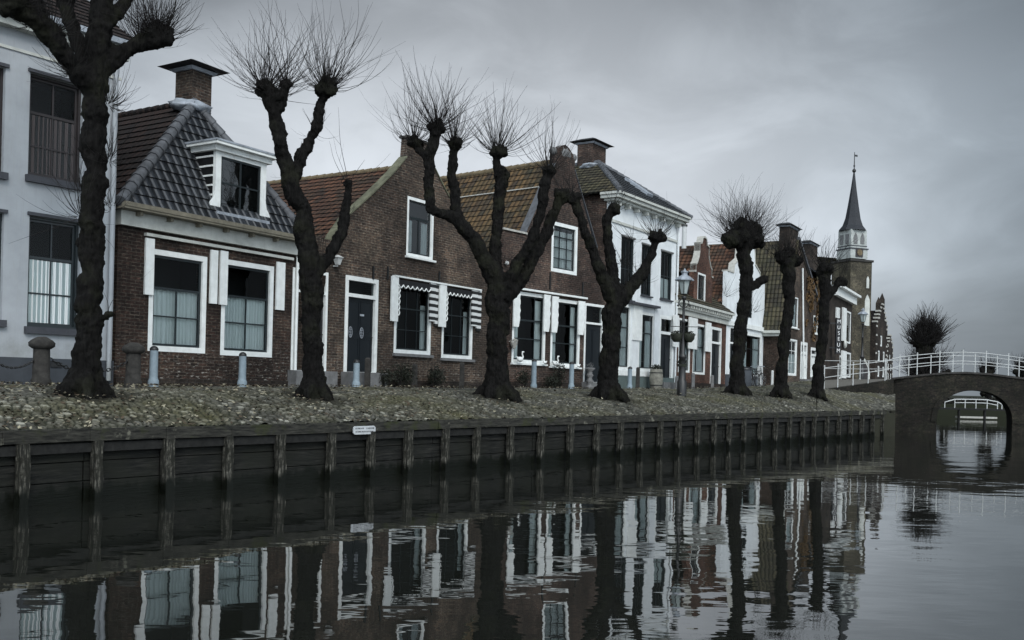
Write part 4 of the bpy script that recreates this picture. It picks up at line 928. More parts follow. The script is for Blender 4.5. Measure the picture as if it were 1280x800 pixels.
c0 = h.L(983, 300, .4)[0]; c1 = h.L(998, 300, .4)[0]; chimney(h, c0+.55, c1-.1, .4, 1.0, apz-1.8, h.L(990, 285, .4)[1], 'brick_dark', over=.24)
c0 = h.L(1010, 310, 2)[0]; c1 = h.L(1022, 310, 2)[0]; chimney(h, c0+.7, c1+.0, 2, 2.6, apz-4, h.L(1016, 306, 2)[1], 'brick_dark', over=.22)
mb = MB(); rs = random.Random(5)
s0, z0 = h.L(1006, 440, -.05); s1, z1 = h.L(1026, 352, -.05)
for i in range(1500):
    x = rs.uniform(s0, s1); z = rs.uniform(z0, z1); t_ = (z-z0)/(z1-z0)
    if noise.noise(Vector((x*.9, 0, z*.8)))+ (t_-.55) < 0.02: continue
    k_ = rs.uniform(.06, .13); a = Vector((rs.gauss(0, .5), -1, rs.gauss(0, .5))).normalized(); b_ = a.orthogonal().normalized(); c = a.cross(b_); q = Vector((x, -.03-rs.random()*.15, z)); mb.add([q-b_*k_, q-c*k_*.7, q+b_*k_, q+c*k_*.7], [(0, 1, 2, 3)])
h.part(mb, 'creeper', 'ivy')
h.part(MB().tube([(h.L(1001, 360)[0], -.08, h.L(1001, 335)[1]), (h.L(1001.5, 400)[0], -.08, h.L(1004, 378)[1]), (h.L(1005, 400)[0], -.08, .3)], .06, 8), 'downpipe', 'white')
H8 = h
# ================================================================== MUSEUM
h = House('museum_building', SEG[8], 'dark brick museum building with white gable cornice and tall white pilasters', 'museum', back=8)
W = h.W
for r in ((1047.5, 384, 1050, 398), (1058.5, 388, 1063, 430), (1058.5, 440, 1063, 472), (1049.5, 444, 1052.5, 474)):
    h.window(h.rect(*r), fw=.13, cols=1, rows=(.5,))
zc = h.L(1042, 367)[1]; zc2 = h.L(1066, 383)[1]; zm = (zc+zc2)/2
h.wall([(0, -.6), (W, -.6), (W, zm), (0, zm)], 'brick_dark'); h.shell(zm, zm, 'brick_dark')
s0 = h.L(1042, 370)[0]; mb = MB(); mb.box(s0, W+.2, -.3, .2, zm+.002, zm+.55); mb.box(s0-.1, W+.35, -.6, .2, zm+.552, zm+.72); h.part(mb, 'cornice', 'white')
for x0, x1, y0, y1 in ((1054.2, 1057.2, 384, 427), (1053, 1057.5, 438, 473), (1046.4, 1048, 384, 398)):
    a, z1 = h.L(x0, y0, -.1); b_, z0 = h.L(x1, y1, -.1); h.part(MB().box(a, b_, -.12, -.004, z0, z1), 'pilaster', 'white')
a, z_ = h.L(1055.5, 430, -.1); h.part(MB().ball((a, -.15, z_), .34, 2, (1, .4, 1)), 'medallion', 'cream')
mb = MB(); roof_plane(mb, [(-.1, -.3, zm+.75), (W+.3, -.3, zm+.75), (W+.3, 4, zm+3.4), (-.1, 4, zm+3.4)]); roof_plane(mb, [(-.1, 8.2, zm+.75), (W+.3, 8.2, zm+.75), (W+.3, 4, zm+3.4), (-.1, 4, zm+3.4)]); h.part(mb, 'roof', 'tile_grey')
HM = h
p = h.L(1048.3, 420, -.6); s0, z0 = h.L(1045.3, 441.5, -.55); s1, z1 = h.L(1051.2, 399.5, -.55)
wp = h.A+h.e*((s0+s1)/2)-h.n*.55; wp.z = h.zb+z0
sg = empty('museum_sign', wp, h.root.rotation_euler.z, label='tall black vertical sign reading MUSEUM in white letters', cat='sign')
hh = z1-z0; hw = .20; sg.rotation_euler.z = .25; MB().box(-hw, hw, 0, .12, 0, hh).build('panel', 'blackpaint', sg)
for x_ in (.0,): mb = MB(); mb.box(-.75, -hw-.002, .03, .08, hh*.15, hh*.15+.08); mb.box(-.75, -hw-.002, .03, .08, hh*.85, hh*.85+.08); mb.build('bracket', 'iron', sg)
for i, ch in enumerate('MUSEUM'): text_mesh(ch, hh/6.6, 'letter', 'letter', sg, (0, -.012, hh*(1-(i+.5)/6)), sx=1.0)
# ================================================================== CHURCH with spire
cD = 79.0; cz = 3.0
tw0 = P(1065, 470, cD); tw1 = P(1091.5, 470, cD); e = Vector((.62, .784, 0))
# tower square: front-left corner seen at x=1050(top left), front-right corner 1086, right corner 1092
croot = empty('church', (P(1072, 470, cD).x, cD, cz), math.atan2(.35, .937), label='brick church with white belfry and slender dark spire behind the museum', cat='church')
def C_(x, y, D=cD): q = P(x, y, D); return (q-croot.location)
wd = (P(1088, 400, cD).x-P(1050, 400, cD).x); zt_ = C_(1070, 327).z
hx = 1.15; 
def cpart(mb, n, m, par=None): return mb.build(n, m, par or croot)
cpart(MB().box(-.95, 1.15, 0, 2.3, -1, zt_), 'tower', 'brick_church')
for z in (zt_-.12,): cpart(MB().box(-1.05, 1.25, -.10, 2.4, z+.13, z+.30), 'tower_cornice', 'darkstone')
def lancet(cx, z0, z1, w_, y):
    o = [(cx-w_, z0), (cx+w_, z0), (cx+w_, z1-w_*2.4)]
    for k in range(1, 8): t_ = k/8; o.append((cx+w_*(1-t_**1.6), z1-w_*2.4+w_*2.4*t_))
    o.append((cx, z1))
    for k in range(7, 0, -1): t_ = k/8; o.append((cx-w_*(1-t_**1.6), z1-w_*2.4+w_*2.4*t_))
    o.append((cx-w_, z1-w_*2.4)); return o
z0, z1 = C_(1087, 407).z, C_(1087, 368).z
cpart(MB().prism(lancet(.75, z0, z1, .24, 0), -.05, -.004), 'lancet_window', 'cream')
z0, z1 = C_(1087, 360).z, C_(1087, 345).z; cpart(MB().prism(lancet(.75, z0, z1, .12, 0), -.05, -.004), 'small_lancet', 'cream')
cpart(MB().prism(lancet(.62, -.2, C_(1085, 448).z, .55, 0), -.06, -.004), 'entrance_portal', 'cream'); cpart(MB().prism(lancet(.62, -.2, C_(1085, 452).z, .36, 0), -.10, -.064), 'entrance_door', 'brownsash')
M['belfry_paint'] = paint('dull cream paint', (.40, .42, .40), .6, .25, 3)
# belfry
bz0, bz1 = zt_+.30, C_(1068, 286).z; bc = (.10, 1.15)
b1 = bz0+(bz1-bz0)*.32
bf = cpart(MB().box(bc[0]-.84, bc[0]+.84, bc[1]-.84, bc[1]+.84, bz0, b1), 'belfry_base', 'belfry_paint')
mb = MB(); mb.box(bc[0]-.90, bc[0]+.90, bc[1]-.90, bc[1]+.90, b1, b1+.10); mb.box(bc[0]-.81, bc[0]+.81, bc[1]-.81, bc[1]+.81, b1+.25, b1+.32); cpart(mb, 'belfry_ledge', 'darksill', bf)
cpart(MB().box(bc[0]-.78, bc[0]+.78, bc[1]-.78, bc[1]+.78, b1, bz1), 'belfry', 'belfry_paint')
mb = MB()
for sx in (-.34, .34):
    mb.prism(lancet(bc[0]+sx, b1+.45, bz1-.25, .19, 0), bc[1]-.815, bc[1]-.784)
mbx = MB()
for sy in (-.34, .34): mbx.box(bc[0]-.81, bc[0]-.784, bc[1]+sy-.22, bc[1]+sy+.22, b1+.45, bz1-.35); mbx.box(bc[0]+.784, bc[0]+.81, bc[1]+sy-.22, bc[1]+sy+.22, b1+.45, bz1-.35)
cpart(mb, 'louvre', 'stone_sill'); cpart(mbx, 'side_louvre', 'stone_sill')
ck = cpart(MB().box(bc[0]-.35, bc[0]+.35, bc[1]-.90, bc[1]-.843, bz0+.12, bz0+.82), 'clock_panel', 'brownsash'); mb = MB(); mb.tube([(bc[0], bc[1]-.95, bz0+.47), (bc[0], bc[1]-.905, bz0+.47)], .25, 20); cpart(mb, 'clock_face', 'ridge_ochre', ck)
# spire: broach with flared eaves
st_ = C_(1070.5, 212).z; mb = MB(); n = 8; prof = [(1.12, bz1-.02), (1.10, bz1+.08), (.86, bz1+.40), (.66, bz1+1.0), (.48, bz1+2.0), (.25, bz1+(st_-bz1)*.72), (.07, st_)]
vs = []; fs = []
for i, (r_, z) in enumerate(prof):
    f_ = min(1, i/3)
    for k in range(8):
        t_ = math.pi/8+k*math.pi/4; sqx = math.cos(t_); sqy = math.sin(t_); m_ = max(abs(sqx), abs(sqy)); kk = (1/m_)*(1-f_)+f_*1.0
        vs.append((bc[0]+r_*sqx*kk*.94, bc[1]+r_*sqy*kk*.94, z))
for i in range(len(prof)-1):
    for k in range(8): fs.append((i*8+k, i*8+(k+1) % 8, (i+1)*8+(k+1) % 8, (i+1)*8+k))
mb.add(vs, fs); mb.add([vs[k] for k in range(8)], [tuple(range(7, -1, -1))]); sp = cpart(mb, 'spire', 'slate')
mb = MB(); tz = C_(1071, 186).z; mb.tube([(bc[0], bc[1], st_-.1), (bc[0], bc[1], tz)], [.05, .025], 8); mb.ball((bc[0], bc[1], st_+.15), .16, 2); mb.ball((bc[0], bc[1], st_+.55), .08, 2); mb.box(bc[0]-.02, bc[0]+.3, bc[1]-.015, bc[1]+.015, tz-.35, tz-.2); cpart(mb, 'weather_vane', 'iron', sp)
# nave roof left/behind
nz = C_(1040, 322, cD+4).z; mb = MB(); roof_plane(mb, [(-5.5, 1.0, nz-4.6), (-1.2, 1.0, nz-4.6), (-1.2, 4.2, nz), (-5.5, 4.2, nz)], ph=.34); roof_plane(mb, [(-5.5, 7.4, nz-4.6), (1.2, 7.4, nz-4.6), (1.2, 4.2, nz), (-5.5, 4.2, nz)], ph=.34); cpart(mb, 'nave_roof', 'tile_green')
cpart(MB().box(-5.4, 1.2, 1.2, 7.2, -1, nz-4.5), 'nave_wall', 'brick_dark'); cpart(MB().prism([(1.2, nz-4.5), (7.2, nz-4.5), (4.2, nz-.1)], -.05, .05), 'nave_gable', 'brick_dark')
g = [c for c in bpy.data.objects if c.name == 'nave_gable'][0]; g.rotation_euler = (0, 0, math.pi/2); g.location = (-1.25, 0, 0)
# ================================================================== stepped-gable house and the last small house
def stepped(name, x0, x1, ytop, D, zb, mat, label, steps=5, pin=True, ybody=None):
    a, b_ = P(x0, 470, D), P(x1, 470, D+5); r = empty(name, (a.x, D, zb), math.atan2(5, b_.x-a.x), label=label, cat='house'); w_ = math.hypot(b_.x-a.x, 5)
    ht = P(x0, ytop, D).z-zb; o = [(0, -.6), (w_, -.6)]; zb0 = ht*.70
    hs = [(w_*.5*(1-i/(steps+1)), zb0+(ht-zb0)*(i+1)/(steps+1)) for i in range(steps+1)]; cx = w_/2
    R_ = []; Ls = []
    for i, (hw_, z) in enumerate(hs):
        zl = zb0 if i == 0 else hs[i-1][1]
        R_ += [(cx+hw_, zl), (cx+hw_, z)]; Ls = [(cx-hw_, z), (cx-hw_, zl)]+Ls
    holes = []
    for k in range(3):
        for j in range(2 if k < 2 else 1):
            wx = w_*(.22+.42*j) if k < 2 else w_*.4; wz = ht*(.06+.2*k); holes.append([(wx, wz), (wx+w_*.16, wz), (wx+w_*.16, wz+ht*.14), (wx, wz+ht*.14)])
    MB().prism(o+R_+Ls[0:]+[], 0, .3, holes).build('gable_wall', mat, r)
    for hl in holes:
        (xa, za_), (xb, _), (_, zc_), _ = hl; wn = MB().prism(hl, .03, .15, [[(xa+.15, za_+.15), (xb-.15, za_+.15), (xb-.15, zc_-.15), (xa+.15, zc_-.15)]]).build('window', 'white', r); MB().box(xa+.15, xb-.15, .1, .12, za_+.15, zc_-.15).build('pane', 'blackpaint', wn)
    mb = MB()
    for hw_, z in hs: mb.box(cx-hw_-.08, cx-hw_+w_*.10, -.06, .34, z+.002, z+.14); mb.box(cx+hw_-w_*.10, cx+hw_+.08, -.06, .34, z+.002, z+.14)
    for k in range(7): z = .8+k*ht*.115; hwm = w_/2 if z < zb0 else w_/2*(1-(z-zb0)/(ht-zb0)); mb.box(cx-hwm+.03, cx-hwm+.6, -.04, -.002, z, z+.16); mb.box(cx+hwm-.6, cx+hwm-.03, -.04, -.002, z, z+.16)
    mb.build('stone_bands', 'palestone', r)
    if pin:
        for dx in (-.25, .25):
            q = MB().box(cx+dx*w_*.6-.22, cx+dx*w_*.6+.22, 0, .4, ht*.9, ht+.35+dx); q.frustum(cx+dx*w_*.6, .2, ht+.35+dx, ht+.9+dx, .22, .2, .02, .02); q.build('pinnacle', mat, r)
    mb = MB(); roof_plane(mb, [(0, .31, zb0), (cx, .31, ht-.5), (cx, 8, ht-.5), (0, 8, zb0)], .4); roof_plane(mb, [(w_, .31, zb0), (cx, .31, ht-.5), (cx, 8, ht-.5), (w_, 8, zb0)], .4); mb.build('roof', 'tile_darkred', r)
    MB().box(0, w_, .31, 8, -.6, zb0-.05).build('side_walls', mat, r)
stepped('stepped_gable_house', 1093.5, 1108, 378, 86, 3.0, 'brick_dark', 'tall dark house with white banded stepped gable and pinnacles right of the church', 5)
stepped('end_gable_house', 1108, 1115.5, 418, 93, 3.0, 'brick_dark', 'small dark gabled house at the far end of the row', 3, pin=False)
# ================================================================== street ramp, retaining wall, bridge
WT = [(1020, 46.0, 2.02), (1045, 47.3, 2.15), (1080, 48.8, 2.38), (1117, 50.5, 2.66)]
def WP(x, D, z): u, v = uv_(x, 485); return Vector((u/F*D, D, z))
BY = 50.9
bx0 = WP(1117, 50.5, 0).x
deck = [(bx0, 2.66), (WP(1150, 51, 0).x, 2.88), (WP(1180, 51, 0).x, 3.02), (WP(1205, 51, 0).x, 3.07), (WP(1235, 51, 0).x, 3.03), (WP(1280, 51, 0).x, 2.84), (WP(1340, 51, 0).x, 2.45), (36.5, 1.6)]
deck = [(20.3, 2.66)]+deck[1:] if bx0 > 20.3 else deck
broot = empty('arched_bridge', (deck[3][0], BY, 0), label='dark brick arched bridge over the canal with a low rounded opening', cat='bridge')
ox, oy = deck[3][0], BY
ax0, ax1 = WP(1170, 51, 0).x-ox, WP(1265, 51, 0).x-ox; acx = (ax0+ax1)/2; aw = (ax1-ax0)/2; atop = 2.22; spr = .55
arch = [(acx-aw, -1.2), (acx+aw, -1.2)]+[(acx+aw*math.cos(math.pi*k/20), spr+(atop-spr)*math.sin(math.pi*k/20)**.85) for k in range(21)]
outl = [(deck[0][0]-ox, -1.5), (deck[-1][0]-ox, -1.5)]+[(x-ox, z) for x, z in reversed(deck)]
bm_ = MB().prism(outl, 0, 4.6, [arch]); SK = .44; bm_.v = [(x+SK*y, y, z) for x, y, z in bm_.v]; bm_.build('bridge_body', 'brick_bridge', broot)
rg = [(acx+aw*math.cos(math.pi*k/20), spr+(atop-spr)*math.sin(math.pi*k/20)**.85) for k in range(21)]
ro = [(acx+(aw+.28)*math.cos(math.pi*k/20), spr+(atop+.24-spr)*math.sin(math.pi*k/20)**.85) for k in range(21)]
MB().prism(ro+list(reversed(rg)), -.05, -.003).build('arch_ring', 'brick_bridge', broot)
mb = MB()
for (a, b_), (c, d) in zip(deck, deck[1:]):
    for y0, y1 in ((-.08, .30), (4.3, 4.68)): mb.add([(x-ox+SK*y, y, z+k) for x, z in ((a, b_), (c, d)) for k in (.003, .10) for y in (y0, y1)], [(0, 1, 5, 4), (2, 6, 7, 3), (0, 4, 6, 2), (1, 3, 7, 5), (0, 2, 3, 1), (4, 5, 7, 6)])
mb.build('bridge_coping', 'darkstone', broot)
# retaining wall of the ramp
wr_ = empty('retaining_wall', WP(*WT[0]), label='low dark retaining wall holding the ramp up to the bridge', cat='wall')
mb = MB(); o = WP(*WT[0]); nv = Vector((-.5, .86, 0))
for a, b_ in zip(WT, WT[1:]):
    p, q = WP(*a)-o, WP(*b_)-o
    mb.add([(r.x+k*nv.x*.3, r.y+k*nv.y*.3, z) for r in (p, q) for z in (-1.9, r.z) for k in (0, 1)], [(0, 1, 5, 4), (2, 6, 7, 3), (0, 4, 6, 2), (1, 3, 7, 5), (0, 2, 3, 1), (4, 5, 7, 6)])
mb.build('wall_body', 'brick_bridge', wr_)
# ramp surface: between the retaining wall and the facades, carried on over the bridge
uf = [372, 388, 405, 423, 445, 470, 500]
near = [WP(1012, 45.0, 1.92)]+[WP(x, D, z-.01) for x, D, z in WT]+[Vector((x, BY+.28, z-.01)) for x, z in deck[1:4]]
far = []
for u, D, z in ((368, 62.8, 2.55), (388, 66.2, 2.72), (405, 71, 2.85), (425, 77.5, 2.98), (440, 86, 3.05), (455, 92, 3.08), (480, 95, 3.1), (500, 95, 3.1)): far.append(Vector((u/F*D, D, z)))
nr = 14; vs = []; fs = []
for p, q in zip(near, far):
    for k in range(nr+1):
        t_ = k/nr; r = p.lerp(q, t_); r.z = p.z+(q.z-p.z)*(1-(1-t_)**1.6); vs.append(r)
for i in range(len(near)-1):
    for k in range(nr): a = i*(nr+1)+k; fs.append((a, a+nr+1, a+nr+2, a+1))
mb = MB().add(vs, fs, True)
mb.add([(x+SK*(y-BY), y, z-.006) for x, z in deck for y in (BY+.3, BY+4.3)], [(2*i, 2*i+2, 2*i+3, 2*i+1) for i in range(len(deck)-1)])
tag(mb.build('street_ramp', 'paving'), kind='structure')
# land beyond the bridge on the left, closing quay
mb = MB(); lp = [(20.4, BY+4.6), (23.4, 70), (29, 92), (-10, 140), (5, 62), (14, 56)]
mb.add([(x, y, z) for z in (-.5, 1.75) for x, y in lp], [(6, 7, 8, 9, 10, 11)]+[(i, (i+1) % 6, 6+(i+1) % 6, 6+i) for i in range(6)]); tag(mb.build('left_bank_beyond_bridge', 'soil'), kind='structure')
def railing(name, pts, hgt, label, cat='railing', mat='whitemetal', group=None, rails=(1., .55), r=.018, pr=.028):
    o = Vector(pts[0]); rt = empty(name, o, label=label, cat=cat, group=group)
    for i, p in enumerate(pts):
        p = Vector(p)-o; mb = MB().tube([p+Vector((0, 0, -.05)), p+Vector((0, 0, hgt+.07))], pr, 8); mb.ball(p+Vector((0, 0, hgt+.09)), pr*1.5, 1); mb.build('railing_post', mat, rt)
    for k in rails: MB().tube([Vector(p)-o+Vector((0, 0, hgt*k)) for p in pts], r, 6).build('rail', mat, rt)
    return rt
def zdeck(x): return float(np.interp(x, [a for a, _ in deck], [b_ for _, b_ in deck]))
fr = [WP(x, D, z)+Vector((0, .12, 0)) for x, D, z in ((1031, 46.5, 2.06), (1048, 47.5, 2.18), (1067, 48.3, 2.30), (1086, 49.1, 2.42), (1107, 50.1, 2.58))]
fr += [Vector((WP(x, 51, 0).x, BY+.12, zdeck(WP(x, 51, 0).x)+.1)) for x in (1124, 1146, 1174, 1203, 1232, 1260, 1290, 1325)]
railing('bridge_railing', fr, 1.02, 'white railing along the near side of the ramp and bridge')
fr = [Vector((x+SK*4.45, BY+4.45, zdeck(x)+.1)) for x in np.linspace(deck[0][0]-.5, deck[6][0], 9)]
fr = [Vector((18.0, 57.6, 2.75)), Vector((20, 56.6, 2.75))]+fr
railing('bridge_railing', fr, 1.02, 'white railing along the far side of the bridge')
# footbridge seen through the arch
fD = 76; xs = [1181, 1193.5, 1206.5, 1220, 1234, 1247, 1252.5]; zz_ = [1.92, 2.15, 2.2, 2.2, 2.2, 2.12, 1.9]
fb_ = empty('footbridge', (P(1181, 500, fD).x, fD, 0), label='small footbridge with white rails seen through the arch of the brick bridge', cat='footbridge')
pts = [Vector((P(x, 500, fD).x-P(1181, 500, fD).x, 0, 1.0+.0)) for x in xs]; rl = [Vector((p.x, 0, 1.62+.0)) for p in pts]
hz_ = [1.38, 1.62, 1.64, 1.65, 1.64, 1.50, 1.32]
for p, z in zip(pts, hz_): MB().tube([(p.x, 0, .95), (p.x, 0, z)], .04, 6).build('railing_post', 'whitemetal', fb_)
MB().tube([(p.x, 0, z) for p, z in zip(pts, hz_)], .045, 6).build('rail', 'whitemetal', fb_)
MB().tube([(p.x, 0, z-.26) for p, z in zip(pts[1:-1], hz_[1:-1])], .035, 6).build('rail', 'whitemetal', fb_)
MB().box(-1.5, pts[-1].x+1.5, .02, 1.6, .82, .96).build('deck', 'oldwood', fb_)
for x in (1.2, 3.2): MB().box(x-.06, x+.06, .1, .3, -1, .82).build('trestle', 'oldwood', fb_)
# ================================================================== pollarded trees
def knob_mb(mb, c, r, rs):
    mb.ball(c, r*.88, 2, (1, 1, .9), .45)
    for _ in range(7):
        d = Vector((rs.gauss(0, 1), rs.gauss(0, 1), rs.gauss(0, .8))).normalized(); mb.ball(Vector(c)+d*r*.72, r*rs.uniform(.3, .55), 2, (1, 1, 1), .5)
def twigs_mb(mb, c, r, n, L_, rs, up=.55, rad=.010, lo=-.35):
    for _ in range(n):
        while True:
            d = Vector((rs.gauss(0, 1), rs.gauss(0, 1), rs.gauss(up, .9)))
            if d.length > .1:
                d.normalize()
                if d.z > lo: break
        p = Vector(c)+d*r*.8; l = L_*(rs.uniform(.2, .7) if rs.random() < .45 else rs.uniform(.65, 1.15))*(1 if d.z > 0 else .7)*(1+.25*math.sin(3*math.atan2(d.y, d.x)+c[2])); k = 6; pts = [p]; cur = (d+Vector((0, 0, .12))).normalized()
        tk = rs.uniform(.6, 1.35); wob = Vector((rs.gauss(0, .09), rs.gauss(0, .09), rs.gauss(.09, .09)))
        for i in range(k): cur = (cur+wob+Vector((rs.gauss(0, .06), rs.gauss(0, .06), (.05+.05*(1-abs(d.z)))+rs.gauss(0, .05)))).normalized(); pts.append(pts[-1]+cur*l/k)
        rr = [rad*tk*(1-.75*i/k) for i in range(k+1)]; mb.tube(pts, rr, 3, cap=False, smooth=True)
        if rs.random() < .5:
            j = rs.randint(2, 4); d2 = ((pts[j+1]-pts[j]).normalized()+Vector((rs.gauss(0, .4), rs.gauss(0, .4), rs.gauss(.1, .3)))).normalized(); q = pts[j]; pp = [q]
            for i in range(3): d2 = (d2+Vector((rs.gauss(0, .1), rs.gauss(0, .1), .08))).normalized(); pp.append(pp[-1]+d2*l*.12)
            mb.tube(pp, [rr[j]*.7, rr[j]*.5, rr[j]*.35, rr[j]*.2], 3, cap=False)
def pollard(label, base, limbs, knobs, seed, dens=1., L_=1.1, vox=.04, stray=(), twig_rad=.010, cat='tree', group='pollarded trees along the canal', rise=.05):
    """base (x,y) pixel; limbs: list of [(x, y, radius_px, depth offset m), ...]; knobs: (x, y, r_px, off, n_twigs)"""
    rs = random.Random(seed); B = on_bank(*base); D0 = B.y; k_ = D0/F
    rt = empty('pollard_tree', B, label=label, cat=cat, group=group)
    def Q(x, y, off): D = D0+off; q = P(x, y, D); return q-B
    mb = MB()
    for li, l in enumerate(limbs):
        pts = [Q(x, y, o) for x, y, r, o in l]; rad = [r*k_*.73 for x, y, r, o in l]
        if li == 0: pts.insert(0, pts[0]+Vector((0, 0, -.35))); rad.insert(0, rad[0]*1.15)
        # resample with wobble
        P2, R2 = [], []
        for i in range(len(pts)-1):
            m = max(2, int((pts[i+1]-pts[i]).length/.16))
            for j in range(m):
                t_ = j/m; p = pts[i].lerp(pts[i+1], t_); r = rad[i]*(1-t_)+rad[i+1]*t_
                if (i or j) and j < m: p = p+Vector((noise.noise(p*2.1+Vector((seed, 0, 0))), noise.noise(p*2.1+Vector((0, seed, 9))), 0))*r*.32
                P2.append(p); R2.append(r*(1+.20*noise.noise(p*4.3+Vector((seed, 3, 0)))))
        P2.append(pts[-1]); R2.append(rad[-1]); mb.tube(P2, R2, 12)
        for _ in range(3+len(P2)//2):       # burrs
            i = rs.randrange(len(P2)); a = rs.random()*6.28; mb.ball(P2[i]+Vector((math.cos(a), math.sin(a), 0))*R2[i]*.8, R2[i]*rs.uniform(.22, .5), 1, (1, 1, rs.uniform(.7, 1.8)), .5)
    # root flare
    r0 = limbs[0][0][2]*k_
    for a in range(6): t_ = a*1.05+rs.random()*.5; mb.tube([Vector((math.cos(t_)*r0*.3, math.sin(t_)*r0*.3, .45)), Vector((math.cos(t_)*r0*.85, math.sin(t_)*r0*.85, .12)), Vector((math.cos(t_)*r0*1.35, math.sin(t_)*r0*1.25, -.15))], [r0*.3, r0*.3, r0*.16], 8)
    tw = MB()
    for x, y, r, o, n in knobs:
        c = Q(x, y, o); knob_mb(mb, c, r*k_, rs); twigs_mb(tw, c, r*k_, int(n*dens), L_, rs, rad=twig_rad)
    for x, y, o, n, l in stray: twigs_mb(tw, Q(x, y, o), .12, n, l, rs, up=.1, rad=twig_rad*.9, lo=-.7)
    tr = mb.build('trunk', 'bark', rt)
    m = tr.modifiers.new('fuse', 'REMESH'); m.mode = 'VOXEL'; m.voxel_size = vox; m.use_smooth_shade = True
    tx = bpy.data.textures.get('barklumps') or bpy.data.textures.new('barklumps', 'CLOUDS'); tx.noise_scale = .085; tx.noise_depth = 4
    m = tr.modifiers.new('lumps', 'DISPLACE'); m.texture = tx; m.strength = .085; m.mid_level = .5; m.texture_coords = 'LOCAL'
    tx2 = bpy.data.textures.get('gnarls') or bpy.data.textures.new('gnarls', 'CLOUDS'); tx2.noise_scale = .28; tx2.noise_depth = 2
    m = tr.modifiers.new('gnarls', 'DISPLACE'); m.texture = tx2; m.strength = .13; m.mid_level = .5; m.texture_coords = 'LOCAL'
    tw.build('crown', 'twig', rt)
    return rt
pollard('big dark pollarded tree nearest the left edge, in front of the white rendered house', (106, 493),
  [[(106, 492, 27, 0), (108, 455, 22, 0), (112, 380, 21, 0), (117, 290, 20, 0), (118, 200, 18, 0), (119, 120, 20, 0), (124, 50, 19, 0), (130, -20, 17, .1), (128, -70, 14, 0)],
   [(116, 120, 14, 0), (92, 82, 17, -.3), (62, 45, 18, -.6), (30, 14, 17, -.9), (5, 0, 14, -1.1)],
   [(120, 95, 14, 0), (148, 66, 15, .2), (178, 55, 14, .4), (196, 47, 14, .5)],
   [(62, 50, 10, -.5), (45, 5, 14, -.2), (30, -40, 12, 0)], [(126, 40, 12, 0), (155, 5, 12, .5), (172, -40, 12, .8)], [(118, 110, 12, 0), (95, 50, 12, .6), (80, 0, 12, 1)]],
  [(196, 45, 19, .5, 200), (10, 0, 22, -1.1, 170), (30, -45, 18, 0, 70), (132, -70, 22, 0, 110), (172, -45, 18, .8, 110), (133, 395, 7, -.05, 4), (64, 40, 14, -.6, 60), (80, -5, 16, 1, 70), (175, 52, 10, .4, 60)], 3,
  stray=((102, 270, -.1, 36, 1.3), (136, 200, .1, 60, .9), (135, 130, .1, 60, 1.0), (100, 240, 0, 22, 1.0), (90, 90, -.3, 70, 1.0), (140, 260, .1, 25, .6), (40, 30, -.7, 40, 1.0)), vox=.035, L_=.95, twig_rad=.007)
pollard('pollarded tree with two high knobbed arms between the brick house and the dark door', (392, 497),
  [[(392, 496, 20, 0), (392, 460, 17, 0), (389, 400, 17, 0), (388, 350, 18, 0), (384, 305, 17, 0), (376, 262, 16, 0), (362, 222, 15, -.1), (350, 180, 13, -.2), (345, 145, 12, -.2), (337, 115, 13, -.2)],
   [(366, 222, 12, 0), (380, 190, 10, .2), (394, 160, 9, .3), (401, 130, 8, .4), (407, 112, 9, .4)],
   [(392, 345, 12, 0), (412, 320, 10, .1), (427, 290, 9, .2), (433, 255, 8, .3), (436, 228, 7, .3)], [(350, 140, 8, -.2), (357, 112, 8, -.2)]],
  [(331, 112, 13, -.2, 110), (343, 122, 13, -.2, 60), (357, 106, 8, -.2, 40), (408, 110, 15, .4, 150), (435, 230, 7, .3, 6)], 5,
  stray=((362, 215, 0, 14, .7), (392, 165, .3, 16, .7), (400, 320, .1, 30, .5), (430, 270, .2, 14, .5), (380, 290, 0, 18, .8)), vox=.038, L_=1.65, twig_rad=.007)
pollard('widely forked pollarded tree with five knobs in front of the gable with striped blinds', (620, 498),
  [[(620, 497, 24, 0), (621, 455, 18, 0), (622, 410, 18, 0), (622, 370, 19, 0), (618, 345, 16, 0), (606, 325, 13, -.1), (592, 300, 12, -.2), (572, 274, 11, -.3), (552, 266, 9, -.4), (538, 262, 8, -.5), (536, 225, 8, -.5), (537, 195, 9, -.5), (544, 165, 9, -.5)],
   [(583, 292, 9, -.2), (571, 260, 8, -.1), (567, 225, 9, 0), (565, 195, 7, 0), (568, 183, 8, 0)],
   [(622, 365, 13, 0), (620, 320, 11, .2), (622, 270, 10, .3), (627, 225, 11, .3), (621, 205, 7, .3), (622, 190, 8, .3)],
   [(627, 370, 13, 0), (646, 330, 10, -.1), (665, 300, 8, -.2), (676, 262, 8, -.2), (681, 230, 9, -.2), (687, 212, 8, -.2)],
   [(630, 375, 14, 0), (655, 345, 11, .2), (676, 305, 10, .4), (690, 272, 9, .5), (702, 245, 10, .5)], [(538, 205, 6, -.5), (527, 190, 6, -.3), (519, 180, 7, -.2)]],
  [(545, 160, 11, -.5, 130), (568, 181, 10, 0, 90), (622, 190, 11, .3, 120), (628, 218, 9, .3, 4), (687, 213, 8, -.2, 60), (702, 244, 11, .5, 16), (518, 178, 9, -.2, 70), (711, 250, 7, .6, 10)], 11,
  stray=((630, 330, .1, 20, .5), (690, 215, -.2, 12, .9)), vox=.04, L_=1.6, twig_rad=.008)
